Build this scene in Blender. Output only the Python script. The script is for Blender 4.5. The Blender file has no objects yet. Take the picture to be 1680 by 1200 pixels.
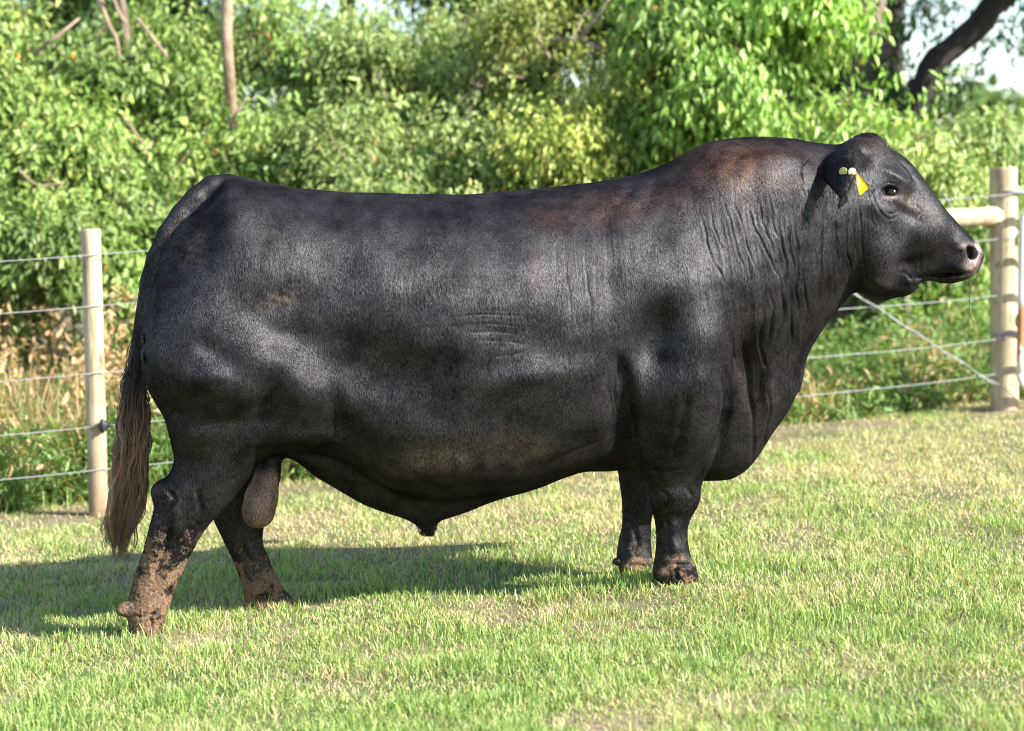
import bpy, math, random, os
import numpy as np
from mathutils import Vector, noise as mnoise

QUICK = False
# ------------------------------------------------------------------ camera, light
scene = bpy.context.scene
COL = scene.collection
F = 3300.0                       # focal length in photo pixels (1680 wide)
CAMH = 1.305
TH = math.atan(267.0 / 3300.0)   # camera looks slightly down
SLOPE = 0.06                     # pasture rises gently to the right

cam_data = bpy.data.cameras.new("camera")
cam = bpy.data.objects.new("camera", cam_data)
COL.objects.link(cam)
cam.location = (0, 0, CAMH)
cam.rotation_euler = (math.radians(90) - TH, 0, 0)
cam_data.sensor_width = 36.0
cam_data.lens = F / 1680.0 * 36.0
cam_data.clip_end = 2000.0
cam_data.dof.use_dof = True
cam_data.dof.focus_distance = 6.45
cam_data.dof.aperture_fstop = 2.6
scene.camera = cam

SUNV = Vector((1.48, -0.67, 1.0)).normalized()     # towards the sun
elev = math.asin(SUNV.z)
azim = math.atan2(SUNV.x, SUNV.y)
world = bpy.data.worlds.new("World")
scene.world = world
world.use_nodes = True
wn = world.node_tree.nodes
wl = world.node_tree.links
bg = wn["Background"]
sky = wn.new("ShaderNodeTexSky")
sky.sky_type = 'NISHITA'
sky.sun_disc = False
sky.sun_elevation = elev
sky.sun_rotation = azim
sky.dust_density = 0.4
sky.air_density = 1.0
wl.new(sky.outputs[0], bg.inputs[0])
bg.inputs[1].default_value = 0.10
sd = bpy.data.lights.new("sun", 'SUN')
sd.energy = 5.0
sd.angle = math.radians(0.5)
sd.color = (1.0, 0.94, 0.84)
sun = bpy.data.objects.new("sun", sd)
COL.objects.link(sun)
sun.rotation_euler = SUNV.to_track_quat('Z', 'Y').to_euler()
sun.location = (6, -4, 8)

scene.view_settings.view_transform = 'Standard'
scene.view_settings.look = 'None'
scene.view_settings.gamma = 1.0
scene.view_settings.exposure = 1.6
scene.cycles.filter_width = 1.1
scene.cycles.max_bounces = 6
scene.cycles.transparent_max_bounces = 8
scene.cycles.sample_clamp_indirect = 8.0

# ------------------------------------------------------------------ helpers
rng = np.random.default_rng(7)
random.seed(7)
CT, ST = math.cos(TH), math.sin(TH)


def ray(px, py):
    u = (np.asarray(px, float) - 840) / F
    v = -(np.asarray(py, float) - 600) / F
    return np.stack([u + 0 * v, CT + v * ST + 0 * u, -ST + v * CT + 0 * u], -1)


def at(px, py, Y):
    """world point seen at photo pixel (px,py) at distance Y down the view"""
    d = ray(px, py)
    p = d * (Y / d[..., 1:2])
    p[..., 2] += CAMH
    return p


def ground_at(px, py):
    d = ray(px, py)
    t = -CAMH / (d[..., 2:3] - SLOPE * d[..., 0:1])
    p = d * t
    p[..., 2] += CAMH
    return p


def project(P):
    x = P[..., 0]
    y = P[..., 1]
    z = P[..., 2] - CAMH
    dep = y * CT - z * ST
    up = y * ST + z * CT
    return 840 + F * x / dep, 600 - F * up / dep


def tag(o, label=None, cat=None, group=None, kind=None):
    if label: o["label"] = label
    if cat: o["category"] = cat
    if group: o["group"] = group
    if kind: o["kind"] = kind
    return o


def empty(name, loc=(0, 0, 0)):
    o = bpy.data.objects.new(name, None)
    o.location = loc
    o.empty_display_size = 0.1
    COL.objects.link(o)
    return o


def mesh_obj(name, verts, faces, mat, parent=None, smooth=True, attrs=None, colors=None):
    """verts (n,3) world, faces (m,k) int array with one k or list of arrays"""
    verts = np.asarray(verts, np.float32).reshape(-1, 3)
    me = bpy.data.meshes.new(name)
    if isinstance(faces, np.ndarray):
        faces = [faces]
    faces = [np.asarray(f, np.int32) for f in faces if len(f)]
    loops = np.concatenate([f.ravel() for f in faces])
    sizes = np.concatenate([np.full(len(f), f.shape[1], np.int32) for f in faces])
    starts = np.concatenate([[0], np.cumsum(sizes)[:-1]]).astype(np.int32)
    me.vertices.add(len(verts))
    me.vertices.foreach_set("co", verts.ravel())
    me.loops.add(len(loops))
    me.loops.foreach_set("vertex_index", loops)
    me.polygons.add(len(sizes))
    me.polygons.foreach_set("loop_start", starts)
    me.polygons.foreach_set("loop_total", sizes)
    if smooth:
        me.polygons.foreach_set("use_smooth", np.ones(len(sizes), bool))
    for k, v in (attrs or {}).items():
        a = me.attributes.new(k, 'FLOAT', 'POINT')
        a.data.foreach_set("value", np.asarray(v, np.float32))
    for k, v in (colors or {}).items():
        a = me.attributes.new(k, 'FLOAT_COLOR', 'POINT')
        c = np.ones((len(verts), 4), np.float32)
        c[:, :3] = v
        a.data.foreach_set("color", c.ravel())
    me.update(calc_edges=True)
    me.validate()
    if mat: me.materials.append(mat)
    o = bpy.data.objects.new(name, me)
    COL.objects.link(o)
    if parent is not None:
        o.parent = parent
        bpy.context.view_layer.update()
        o.matrix_parent_inverse = parent.matrix_world.inverted()
    return o


def tube(path, radii, nseg=8, cap=True, wob=0.0):
    """tube mesh along path; returns verts, quads(list)"""
    path = np.asarray(path, float)
    n = len(path)
    radii = np.broadcast_to(np.asarray(radii, float), (n,))
    t = np.gradient(path, axis=0)
    t /= np.linalg.norm(t, axis=1, keepdims=True) + 1e-9
    ref = np.array([0.0, 0, 1]) if abs(t[0, 2]) < 0.8 else np.array([1.0, 0, 0])
    vs = []
    a = np.cross(t[0], ref); a /= np.linalg.norm(a)
    ang = np.arange(nseg) * 2 * np.pi / nseg
    for i in range(n):
        a = a - t[i] * (a @ t[i]); a /= np.linalg.norm(a)
        b = np.cross(t[i], a)
        r = radii[i] * (1 + wob * rng.normal(size=nseg)) if wob else radii[i]
        ring = path[i] + (np.cos(ang) * r)[:, None] * a + (np.sin(ang) * r)[:, None] * b
        vs.append(ring)
    V = np.concatenate(vs)
    i = np.arange(n - 1)[:, None] * nseg
    j = np.arange(nseg)[None]
    j2 = (j + 1) % nseg
    Q = np.stack([i + j, i + j2, i + nseg + j2, i + nseg + j], -1).reshape(-1, 4)
    T = np.zeros((0, 3), int)
    if cap:
        V = np.concatenate([V, path[:1], path[-1:]])
        c0, c1 = n * nseg, n * nseg + 1
        jj = np.arange(nseg); k2 = (jj + 1) % nseg
        T = np.concatenate([np.stack([np.full(nseg, c0), k2, jj], -1),
                            np.stack([np.full(nseg, c1), (n - 1) * nseg + jj, (n - 1) * nseg + k2], -1)])
    return V, Q, T


def join(parts):
    V, Q, T, off = [], [], [], 0
    for v, q, t in parts:
        V.append(v); Q.append(q + off); T.append(t + off); off += len(v)
    return np.concatenate(V), [np.concatenate(Q), np.concatenate(T)]


# ---- node helpers
def new_mat(name):
    m = bpy.data.materials.new(name)
    m.use_nodes = True
    nt = m.node_tree
    return m, nt, nt.nodes["Principled BSDF"], nt.nodes["Material Output"]


def nd(nt, typ, **kw):
    n = nt.nodes.new(typ)
    for k, v in kw.items():
        if k.startswith("_"):
            setattr(n, k[1:], v)
        else:
            key = int(k[1:]) if k[0] == "i" and k[1:].isdigit() else k
            n.inputs[key].default_value = v
    return n


def ramp(nt, src, stops, interp='LINEAR'):
    r = nt.nodes.new("ShaderNodeValToRGB")
    r.color_ramp.interpolation = interp
    e = r.color_ramp.elements
    while len(e) < len(stops): e.new(0.5)
    for k, (p, c) in enumerate(stops):
        e[k].position = p
        e[k].color = (*c, 1) if len(c) == 3 else c
    nt.links.new(src, r.inputs[0])
    return r.outputs[0]


def mixc(nt, fac, a, b, typ='MIX'):
    m = nt.nodes.new("ShaderNodeMix")
    m.data_type = 'RGBA'
    m.blend_type = typ
    for i, v in ((0, fac), (6, a), (7, b)):
        if isinstance(v, bpy.types.NodeSocket): nt.links.new(v, m.inputs[i])
        elif i == 0: m.inputs[0].default_value = v
        else: m.inputs[i].default_value = (*v, 1)
    return m.outputs[2]


def mth(nt, op, a, b=0.0, clamp=False):
    m = nt.nodes.new("ShaderNodeMath")
    m.operation = op
    m.use_clamp = clamp
    for i, v in ((0, a), (1, b)):
        if isinstance(v, bpy.types.NodeSocket): nt.links.new(v, m.inputs[i])
        else: m.inputs[i].default_value = v
    return m.outputs[0]


def noise_tex(nt, scale, detail=3, rough=0.5, vec=None, dist=0.0):
    n = nt.nodes.new("ShaderNodeTexNoise")
    n.inputs["Scale"].default_value = scale
    n.inputs["Detail"].default_value = detail
    n.inputs["Roughness"].default_value = rough
    n.inputs["Distortion"].default_value = dist
    if vec is not None: nt.links.new(vec, n.inputs["Vector"])
    return n.outputs["Fac"]


def objcoord(nt, scale=(1, 1, 1)):
    tc = nt.nodes.new("ShaderNodeNewGeometry")
    mp = nt.nodes.new("ShaderNodeMapping")
    mp.inputs["Scale"].default_value = scale
    nt.links.new(tc.outputs["Position"], mp.inputs["Vector"])
    return mp.outputs[0]


def attr(nt, name, out="Fac"):
    a = nt.nodes.new("ShaderNodeAttribute")
    a.attribute_name = name
    return a.outputs[out]


def value_noise(x, y, sc, seed):
    r = np.random.default_rng(seed); T = r.uniform(0, 1, (64, 64))
    u = x / sc + 1000; v = y / sc + 1000
    i = np.floor(u).astype(int); j = np.floor(v).astype(int); f = u - i; g = v - j
    f = f * f * (3 - 2 * f); g = g * g * (3 - 2 * g)
    t = lambda a, b: T[a % 64, b % 64]
    return (t(i, j) * (1 - f) + t(i + 1, j) * f) * (1 - g) + (t(i, j + 1) * (1 - f) + t(i + 1, j + 1) * f) * g



# ------------------------------------------------------------------ the bull
PSI = math.radians(8)
BO = np.array([0, 6.6, 0.0])
BX = np.array([math.cos(PSI), math.sin(PSI), 0])
BN = np.array([math.sin(PSI), -math.cos(PSI), 0])     # towards the camera side
BZ = np.array([0, 0, 1.0])
S = 500.0                                            # photo pixels per metre at the bull


def B(px, py, lat=0.0):
    """bull frame (along, side, up) of the point of the plane side=lat seen at a photo pixel"""
    d = ray(px, py)
    o = BO @ BN
    lat = np.asarray(lat, float)
    t = (o + lat) / (d @ BN)
    p = d * t[..., None]
    p[..., 2] += CAMH
    return np.stack([(p - BO) @ BX, lat + 0 * t, p[..., 2]], -1)


def bw(P):
    """bull frame -> world"""
    P = np.asarray(P, float)
    return BO + P[..., 0:1] * BX + P[..., 1:2] * BN + P[..., 2:3] * BZ


def pchip(x, y, q):
    x = np.asarray(x, float); y = np.asarray(y, float)
    o = np.argsort(x); x = x[o]; y = y[o]
    h = np.diff(x); d = np.diff(y) / h
    m = np.zeros_like(y)
    ok = d[:-1] * d[1:] > 0
    w1 = 2 * h[1:] + h[:-1]; w2 = h[1:] + 2 * h[:-1]
    with np.errstate(divide='ignore', invalid='ignore'):
        mm = (w1 + w2) / (w1 / d[:-1] + w2 / d[1:])
    m[1:-1] = np.where(ok, mm, 0)
    m[0] = d[0]; m[-1] = d[-1]
    q = np.clip(q, x[0], x[-1])
    i = np.clip(np.searchsorted(x, q) - 1, 0, len(x) - 2)
    t = (q - x[i]) / h[i]
    return ((2 * t**3 - 3 * t**2 + 1) * y[i] + (t**3 - 2 * t**2 + t) * h[i] * m[i]
            + (-2 * t**3 + 3 * t**2) * y[i + 1] + (t**3 - t**2) * h[i] * m[i + 1])


VOX = 0.0066
X0, X1, Y0, Y1, Z0, Z1 = -1.62, 1.70, -0.46, 0.54, -0.20, 1.62
gx = np.arange(X0, X1, VOX, dtype=np.float32)
gy = np.arange(Y0, Y1, VOX, dtype=np.float32)
gz = np.arange(Z0, Z1, VOX, dtype=np.float32)
FIELD = np.full((len(gx), len(gy), len(gz)), 0.2, np.float32)


def sub(lo, hi):
    s = []
    for g, a, b in ((gx, lo[0], hi[0]), (gy, lo[1], hi[1]), (gz, lo[2], hi[2])):
        s.append(slice(max(0, int(np.searchsorted(g, a))), min(len(g), int(np.searchsorted(g, b)) + 1)))
    return tuple(s)


def merge(sl, d, k):
    a = FIELD[sl]
    d = np.clip(d, -0.2, 0.2).astype(np.float32)
    if k <= 0:
        FIELD[sl] = np.minimum(a, d)
        return
    h = np.maximum(k - np.abs(a - d), 0) / k
    FIELD[sl] = np.minimum(a, d) - h * h * k * 0.25


def carve(sl, d, k):
    a = -FIELD[sl]
    h = np.maximum(k - np.abs(a - d), 0) / k
    FIELD[sl] = -(np.minimum(a, d) - h * h * k * 0.25)


def norm(f, ax=0, lim=1.5):
    g = np.gradient(f, VOX)
    if ax == 0:
        t = g[1]**2 + g[2]**2
        m = np.sqrt(np.minimum(g[0]**2, lim * t) + t)
    else:
        t = g[0]**2 + g[1]**2
        m = np.sqrt(np.minimum(g[2]**2, lim * t) + t)
    return f / np.maximum(m, 1.2)


def loft_x(top, bot, wid, cen, ptop, pbot, k, low=None, latc=0.0, q=2.2):
    """body of sections across the long axis; top/bot = photo outlines, wid = half width (px)"""
    T = B([p[0] for p in top], [p[1] for p in top]); Bt = B([p[0] for p in bot], [p[1] for p in bot])
    xa = max(T[:, 0].min(), Bt[:, 0].min()); xb = min(T[:, 0].max(), Bt[:, 0].max())
    sl = sub((xa - .05, -1, -1), (xb + .05, 1, 2))
    x = gx[sl[0]]
    zt = pchip(T[:, 0], T[:, 2], x); zb = pchip(Bt[:, 0], Bt[:, 2], x)
    WX = B([p[0] for p in wid], [500] * len(wid))[:, 0]
    w = pchip(WX, [p[1] / S for p in wid], x)
    cx = B([p[0] for p in cen], [500] * len(cen))[:, 0]
    zc = zb + (zt - zb) * pchip(cx, [p[1] for p in cen], x)
    z = gz[None, None, :]; y = gy[None, :, None]
    zt, zb, zc, w = [v[:, None, None] for v in (zt, zb, zc, w)]
    v = np.where(z > zc, (z - zc) / np.maximum(zt - zc, .004), (zc - z) / np.maximum(zc - zb, .004))
    if low is not None:
        lx = B([p[0] for p in low], [500] * len(low))[:, 0]
        lw = pchip(lx, [p[1] for p in low], x)[:, None, None]
        s = np.clip((zc - z) / np.maximum(zc - zb, .004), 0, 1)
        w = w * (1 + (lw - 1) * s * s * (3 - 2 * s))
    p = np.where(z > zc, ptop, pbot)
    f = (np.abs(v)**p + np.abs((y - latc) / w)**p)**(1 / p) - 1
    d = norm(f.astype(np.float32))
    ends = np.maximum(xa - x, x - xb)[:, None, None]
    merge(sl, np.maximum(d, ends), k)


def loft_z(rows, k, p=2.3, yend=None):
    """leg of level sections: rows = (py, left px, right px, side centre px, half width px)"""
    rows = np.array(rows, float)
    L = B(rows[:, 1], rows[:, 0], rows[:, 3] / S)
    R = B(rows[:, 2], rows[:, 0], rows[:, 3] / S)
    zz = L[:, 2]
    sl = sub((min(L[:, 0].min(), R[:, 0].min()) - .06, (rows[:, 3] - rows[:, 4]).min() / S - .06, zz.min() - .05),
             (max(L[:, 0].max(), R[:, 0].max()) + .06, (rows[:, 3] + rows[:, 4]).max() / S + .06, zz.max() + .05))
    z = gz[sl[2]]
    l = pchip(zz, L[:, 0], z); r = pchip(zz, R[:, 0], z)
    c = pchip(zz, rows[:, 3] / S, z); w = pchip(zz, rows[:, 4] / S, z)
    x = gx[sl[0]][:, None, None]; y = gy[sl[1]][None, :, None]
    f = (np.abs((x - (l + r) / 2) / ((r - l) / 2))**p + np.abs((y - c) / w)**p)**(1 / p) - 1
    d = norm(f.astype(np.float32), 2)
    e = np.maximum(zz.min() - z, z - zz.max())[None, None, :]
    # rounded end
    d = np.where(e > -.012, np.hypot(np.maximum(d + .012, 0), np.maximum(e + .012, 0)) - .012 + np.minimum(np.maximum(d + .012, e + .012), 0), d)
    merge(sl, d, k)


def ell(px, py, lat, rx, ry, rl, k, rot=0.0, yaw=0.0, cut=False):
    """ellipsoid: centre in photo px + side px, radii px along / up / side"""
    c = B(px, py, lat / S)
    R = max(rx, ry, rl) / S + .05
    sl = sub(c - R, c + R)
    x = gx[sl[0]][:, None, None] - c[0]; y = gy[sl[1]][None, :, None] - c[1]; z = gz[sl[2]][None, None, :] - c[2]
    a = math.radians(rot)
    u = x * math.cos(a) + z * math.sin(a); v = -x * math.sin(a) + z * math.cos(a)
    b = math.radians(yaw)
    u, y = u * math.cos(b) + y * math.sin(b), -u * math.sin(b) + y * math.cos(b)
    q = np.sqrt((u / rx * S)**2 + (v / ry * S)**2 + (y / rl * S)**2)
    g = np.sqrt((u / rx**2 * S * S)**2 + (v / ry**2 * S * S)**2 + (y / rl**2 * S * S)**2)
    d = q * (q - 1) / np.maximum(g, 1e-3)
    (carve if cut else merge)(sl, d, k)


def chain(pts, k):
    """tapered round limb: pts = (px,py,side px,radius px)"""
    P = np.array([B(p[0], p[1], p[2] / S) for p in pts]); r = np.array([p[3] for p in pts]) / S
    for i in range(len(P) - 1):
        a, b = P[i], P[i + 1]
        R = max(r[i], r[i + 1]) + .05
        sl = sub(np.minimum(a, b) - R, np.maximum(a, b) + R)
        x = gx[sl[0]][:, None, None] - a[0]; y = gy[sl[1]][None, :, None] - a[1]; z = gz[sl[2]][None, None, :] - a[2]
        ab = b - a
        t = np.clip((x * ab[0] + y * ab[1] + z * ab[2]) / (ab @ ab), 0, 1)
        d = np.sqrt((x - t * ab[0])**2 + (y - t * ab[1])**2 + (z - t * ab[2])**2) - (r[i] + t * (r[i + 1] - r[i]))
        merge(sl, d, k)


TOP = [(240, 560), (243, 525), (248, 480), (255, 445), (264, 416), (276, 392), (296, 366), (322, 342), (345, 322), (362, 303), (374, 293),
       (390, 290), (430, 297), (500, 309), (600, 316), (700, 318), (740, 318), (800, 315), (900, 308), (1000, 295),
       (1060, 282), (1100, 266), (1130, 250), (1160, 235), (1200, 227), (1250, 225), (1300, 228), (1340, 236),
       (1365, 238), (1380, 236), (1400, 226), (1415, 219), (1428, 218), (1440, 226), (1452, 241), (1475, 254), (1500, 276),
       (1520, 303), (1540, 330), (1560, 355), (1575, 374), (1590, 390), (1600, 400), (1606, 412), (1608, 420)]
BOT = [(240, 566), (243, 600), (248, 634), (258, 671), (272, 700), (292, 722), (340, 735), (400, 738), (450, 738), (520, 746),
       (600, 780), (680, 812), (760, 816), (850, 800), (950, 768), (1010, 762), (1100, 740), (1180, 720),
       (1230, 700), (1270, 660), (1300, 628), (1325, 575), (1350, 535), (1375, 500), (1395, 480), (1410, 480), (1430, 492), (1445, 493),
       (1470, 488), (1490, 483), (1500, 472), (1515, 461), (1530, 461), (1545, 465), (1560, 465), (1575, 460),
       (1585, 456), (1595, 448), (1602, 438), (1608, 422)]
WID = [(240, 30), (246, 66), (258, 108), (280, 132), (320, 152), (400, 166), (500, 172), (600, 184), (750, 196), (900, 192),
       (1000, 180), (1100, 166), (1200, 150), (1280, 128), (1340, 108), (1390, 92), (1430, 82), (1480, 68), (1515, 54),
       (1550, 43), (1580, 41), (1600, 34), (1608, 20)]
CEN = [(240, .5), (400, .5), (700, .45), (1000, .45), (1200, .55), (1400, .5), (1460, .55), (1520, .5), (1608, .5)]
LOW = [(240, 1), (900, 1), (1050, .9), (1200, .6), (1300, .5), (1390, .55), (1440, .45), (1500, .55), (1545, .8), (1608, .9)]
loft_x(TOP, BOT, WID, CEN, 2.25, 2.7, 0, low=LOW)
# brisket
loft_x([(1070, 600), (1100, 590), (1200, 520), (1270, 560), (1300, 610)],
       [(1070, 690), (1100, 745), (1130, 780), (1155, 790), (1190, 789), (1215, 778), (1240, 752), (1262, 715), (1285, 680), (1300, 640)],
       [(1070, 70), (1150, 80), (1230, 70), (1300, 45)], [(1070, .5), (1300, .5)], 2.2, 2.0, .08)
# sheath and belly fold
loft_x([(425, 700), (700, 720), (1020, 720)],
       [(425, 735), (450, 742), (475, 752), (520, 782), (560, 807), (600, 829), (640, 845), (670, 855), (690, 864), (715, 858), (740, 850),
        (780, 835), (830, 815), (880, 800), (920, 782), (960, 769), (1020, 770)],
       [(425, 50), (600, 60), (700, 52), (850, 56), (1020, 80)], [(425, .6), (1020, .6)], 2.0, 1.8, .04)
chain([(706, 838, 0, 17), (702, 856, 0, 11), (700, 866, 0, 8)], .025)
ell(278, 560, 0, 37, 98, 66, .03)
ell(252, 556, 10, 13, 70, 30, .02)
# near hind leg
loft_z([(480, 252, 500, 84, 50), (560, 243, 505, 88, 62), (620, 243, 495, 90, 68), (660, 252, 482, 92, 68), (690, 267, 468, 92, 62), (720, 280, 455, 90, 54),
        (750, 285, 438, 88, 46), (775, 278, 417, 86, 41), (795, 264, 402, 84, 38), (812, 254, 388, 82, 36), (840, 251, 364, 80, 34),
        (860, 247, 345, 78, 32), (900, 237, 317, 76, 28), (940, 223, 299, 74, 27), (970, 214, 286, 74, 29), (995, 209, 279, 74, 33),
        (1012, 210, 272, 74, 36), (1030, 212, 270, 74, 38), (1044, 213, 270, 74, 38)], .07)
# far hind leg
loft_z([(600, 300, 500, -86, 56), (680, 320, 480, -90, 56), (740, 335, 462, -86, 46), (780, 342, 452, -82, 40), (830, 345, 442, -78, 36),
        (855, 352, 434, -76, 33), (885, 365, 431, -74, 29), (920, 382, 441, -74, 28), (950, 393, 454, -74, 30), (970, 400, 466, -74, 33),
        (988, 404, 482, -74, 37), (1006, 406, 490, -74, 38)], .06)
# near front leg
loft_z([(470, 1060, 1180, 110, 40), (560, 1050, 1190, 122, 48), (640, 1042, 1188, 124, 54), (700, 1042, 1185, 118, 54), (740, 1048, 1177, 108, 48), (780, 1058, 1157, 96, 40),
        (800, 1065, 1149, 90, 37), (830, 1070, 1142, 86, 34), (850, 1074, 1133, 84, 31), (870, 1077, 1126, 82, 29), (900, 1077, 1128, 80, 31),
        (920, 1075, 1134, 80, 35), (938, 1074, 1142, 80, 38), (955, 1074, 1146, 80, 38)], .07)
# far front leg
loft_z([(640, 990, 1120, -105, 50), (740, 1003, 1090, -95, 44), (780, 1015, 1078, -88, 38), (830, 1021, 1072, -82, 33), (860, 1021, 1068, -80, 30), (890, 1014, 1068, -78, 30),
        (915, 1012, 1070, -76, 34), (935, 1016, 1072, -76, 37), (954, 1020, 1072, -76, 37)], .06)
# muscle masses
ell(1112, 640, 120, 66, 95, 52, .06)          # upper arm
ell(1130, 500, 112, 70, 90, 50, .10)
ell(350, 600, 105, 90, 95, 62, .10)           # thigh
ell(480, 640, 118, 60, 60, 40, .14)           # stifle
ell(1275, 330, 92, 60, 80, 30, .08)           # neck swell
ell(1205, 315, 60, 80, 50, 55, .05)           # crest
# hocks, knees
ell(263, 806, 82, 15, 16, 18, .03)
ell(1108, 815, 96, 36, 26, 26, .03)
# dewclaws
ell(203, 1000, 90, 14, 12, 13, .02, rot=15)
for (x, y, l) in ((214, 998, 58), (1012, 922, -62), (1030, 930, -52), (1090, 936, 62)):
    ell(x, y, l, 9, 8, 8, .012)
for (x, y, l, rx) in ((1098, 944, 96, 26), (1122, 945, 66, 25), (1042, 945, -62, 24), (1054, 946, -90, 22), (238, 1033, 92, 26), (250, 1034, 56, 26), (440, 994, -60, 34), (462, 992, -92, 32)):
    ell(x, y, l, rx, 15, 17, .012, rot=-12)
# claws: split each hoof front to back
for (x, y, l) in ((240, 1046, 74), (455, 1008, -74), (1120, 957, 80), (1048, 955, -76)):
    ell(x, y + 4, l, 60, 22, 3.5, .012, cut=True)
# scrotum
chain([(446, 735, 4, 20), (439, 780, 8, 20), (430, 815, 12, 25), (424, 840, 14, 27)], .02)
# tail dock and bone
chain([(392, 309, 0, 17), (374, 306, 4, 20), (350, 309, 10, 21), (324, 327, 16, 19.5), (298, 352, 20, 17.5), (273, 386, 22, 15.5), (256, 424, 22, 14),
       (243, 465, 22, 13), (235, 515, 22, 12), (229, 560, 20, 11.5), (224, 610, 18, 10), (221, 660, 18, 8)], .008)
# head masses
ell(1442, 420, 44, 40, 62, 40, .06, rot=-15)     # jaw muscle
ell(1462, 300, 58, 30, 16, 15, .04, rot=-30)     # brow
ell(1461, 314, 62, 15, 11, 12, .02)              # eyelids
ell(1576, 425, 22, 27, 30, 24, .03)              # muzzle side
ell(1405, 255, 52, 24, 26, 30, .04)              # ear root
ell(1515, 375, 30, 45, 34, 26, .05, rot=-38)
ell(1593, 417, 36, 9.5, 11, 15, .008, rot=-35, cut=True)   # nostril
ell(1587, 408, 36, 7, 4.5, 9, .008, rot=-35, cut=True)
ell(1545, 452, 30, 48, 3.0, 20, .012, rot=6, cut=True)   # mouth line
ell(1461, 314, 80, 14, 7.5, 12, .005, cut=True)  # eye opening
# ears: curved leaf-shaped blades
def ear(side):
    P = [(1398, 246, 60), (1388, 254, 84), (1379, 270, 112), (1375, 292, 138), (1383, 322, 162)]
    W = [15, 27, 34, 30, 5]
    for i in range(len(P) - 1):
        for t in np.linspace(0, 1, 8)[:-1]:
            c = [P[i][j] * (1 - t) + P[i + 1][j] * t for j in range(3)]
            w = W[i] * (1 - t) + W[i + 1] * t
            ell(c[0], c[1], side * c[2], w, 12, 5.2, .008, yaw=side * 50)
ear(1)
ear(-1)


def surface_nets(F_, ox, h):
    s = F_ < 0
    nx, ny, nz = F_.shape
    cnt = np.zeros((nx - 1, ny - 1, nz - 1), np.uint8)
    for i in (0, 1):
        for j in (0, 1):
            for k in (0, 1):
                cnt += s[i:nx - 1 + i, j:ny - 1 + j, k:nz - 1 + k]
    act = (cnt > 0) & (cnt < 8)
    ids = np.full(cnt.shape, -1, np.int64)
    A = np.argwhere(act)
    ids[act] = np.arange(len(A))
    corner = {}
    for i in (0, 1):
        for j in (0, 1):
            for k in (0, 1):
                corner[(i, j, k)] = F_[A[:, 0] + i, A[:, 1] + j, A[:, 2] + k]
    acc = np.zeros((len(A), 3)); n = np.zeros(len(A))
    cs = list(corner)
    for a in cs:
        for ax in range(3):
            if a[ax] == 0:
                b = list(a); b[ax] = 1; b = tuple(b)
                fa, fb = corner[a], corner[b]
                m = (fa < 0) != (fb < 0)
                t = np.where(m, fa / np.where(m, fa - fb, 1), 0)
                p = np.zeros((len(A), 3)); p[:] = a
                p[:, ax] += t
                acc += p * m[:, None]; n += m
    V = (A + acc / n[:, None]) * h + ox
    quads = []
    for ax in range(3):
        o1, o2 = [(1, 2), (2, 0), (0, 1)][ax]
        sa = [slice(1, -1)] * 3
        sl0 = [slice(1, d - 1) for d in F_.shape]; sl1 = list(sl0)
        sl0[ax] = slice(0, F_.shape[ax] - 1); sl1[ax] = slice(1, F_.shape[ax])
        a = s[tuple(sl0)]; b = s[tuple(sl1)]
        E_ = np.argwhere(a != b)
        flip = a[a != b]
        base = E_.copy()
        for d in range(3):
            if d != ax: base[:, d] += 1
        def cid(d1, d2):
            c = base.copy(); c[:, o1] -= d1; c[:, o2] -= d2
            return ids[c[:, 0], c[:, 1], c[:, 2]]
        q = np.stack([cid(1, 1), cid(0, 1), cid(0, 0), cid(1, 0)], -1)
        q[~flip] = q[~flip][:, ::-1]
        quads.append(q)
    return V, np.concatenate(quads)


BV, BQ = surface_nets(FIELD, np.array([gx[0], gy[0], gz[0]], float), VOX)


def keep_main(V, Q):
    """drop stray islands"""
    lab = np.arange(len(V))
    for _ in range(200):
        m = lab[Q].min(1)
        new = lab.copy()
        for c in range(4):
            np.minimum.at(new, lab[Q[:, c]], m)
            np.minimum.at(new, Q[:, c], m)
        new = new[new]
        new = new[new]
        if (new == lab).all(): break
        lab = new
    u, c = np.unique(lab, return_counts=True)
    big = u[c.argmax()]
    k = lab == big
    idx = np.cumsum(k) - 1
    return V[k], idx[Q[k[Q].all(1)]]


def vnormals(V, Q):
    a = V[Q[:, 2]] - V[Q[:, 0]]; b = V[Q[:, 3]] - V[Q[:, 1]]
    n = np.cross(a, b)
    N = np.stack([sum(np.bincount(Q[:, c], n[:, d], len(V)) for c in range(4)) for d in range(3)], -1)
    return N / (np.linalg.norm(N, axis=1, keepdims=True) + 1e-12)


def laplace(V, Q, w, it):
    e = np.concatenate([Q[:, [0, 1]], Q[:, [1, 2]], Q[:, [2, 3]], Q[:, [3, 0]]])
    deg = np.bincount(e[:, 0], minlength=len(V)) + np.bincount(e[:, 1], minlength=len(V))
    for _ in range(it):
        s_ = np.stack([np.bincount(e[:, 0], V[e[:, 1], d], len(V)) + np.bincount(e[:, 1], V[e[:, 0], d], len(V)) for d in range(3)], -1)
        V = V + (s_ / deg[:, None] - V) * w
    return V


BV, BQ = keep_main(BV, BQ)
px0, py0 = project(bw(BV))
wsm = np.where((px0 > 1380), 0.25, 0.5)[:, None]
rear = ((px0 > 236) & (px0 < 262) & (py0 > 470) & (py0 < 660) & (np.abs(BV[:, 1]) < .2)).astype(float)[:, None] * .6
BV = laplace(BV, BQ, rear, 60)
BV = laplace(BV, BQ, wsm, 6)


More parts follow.
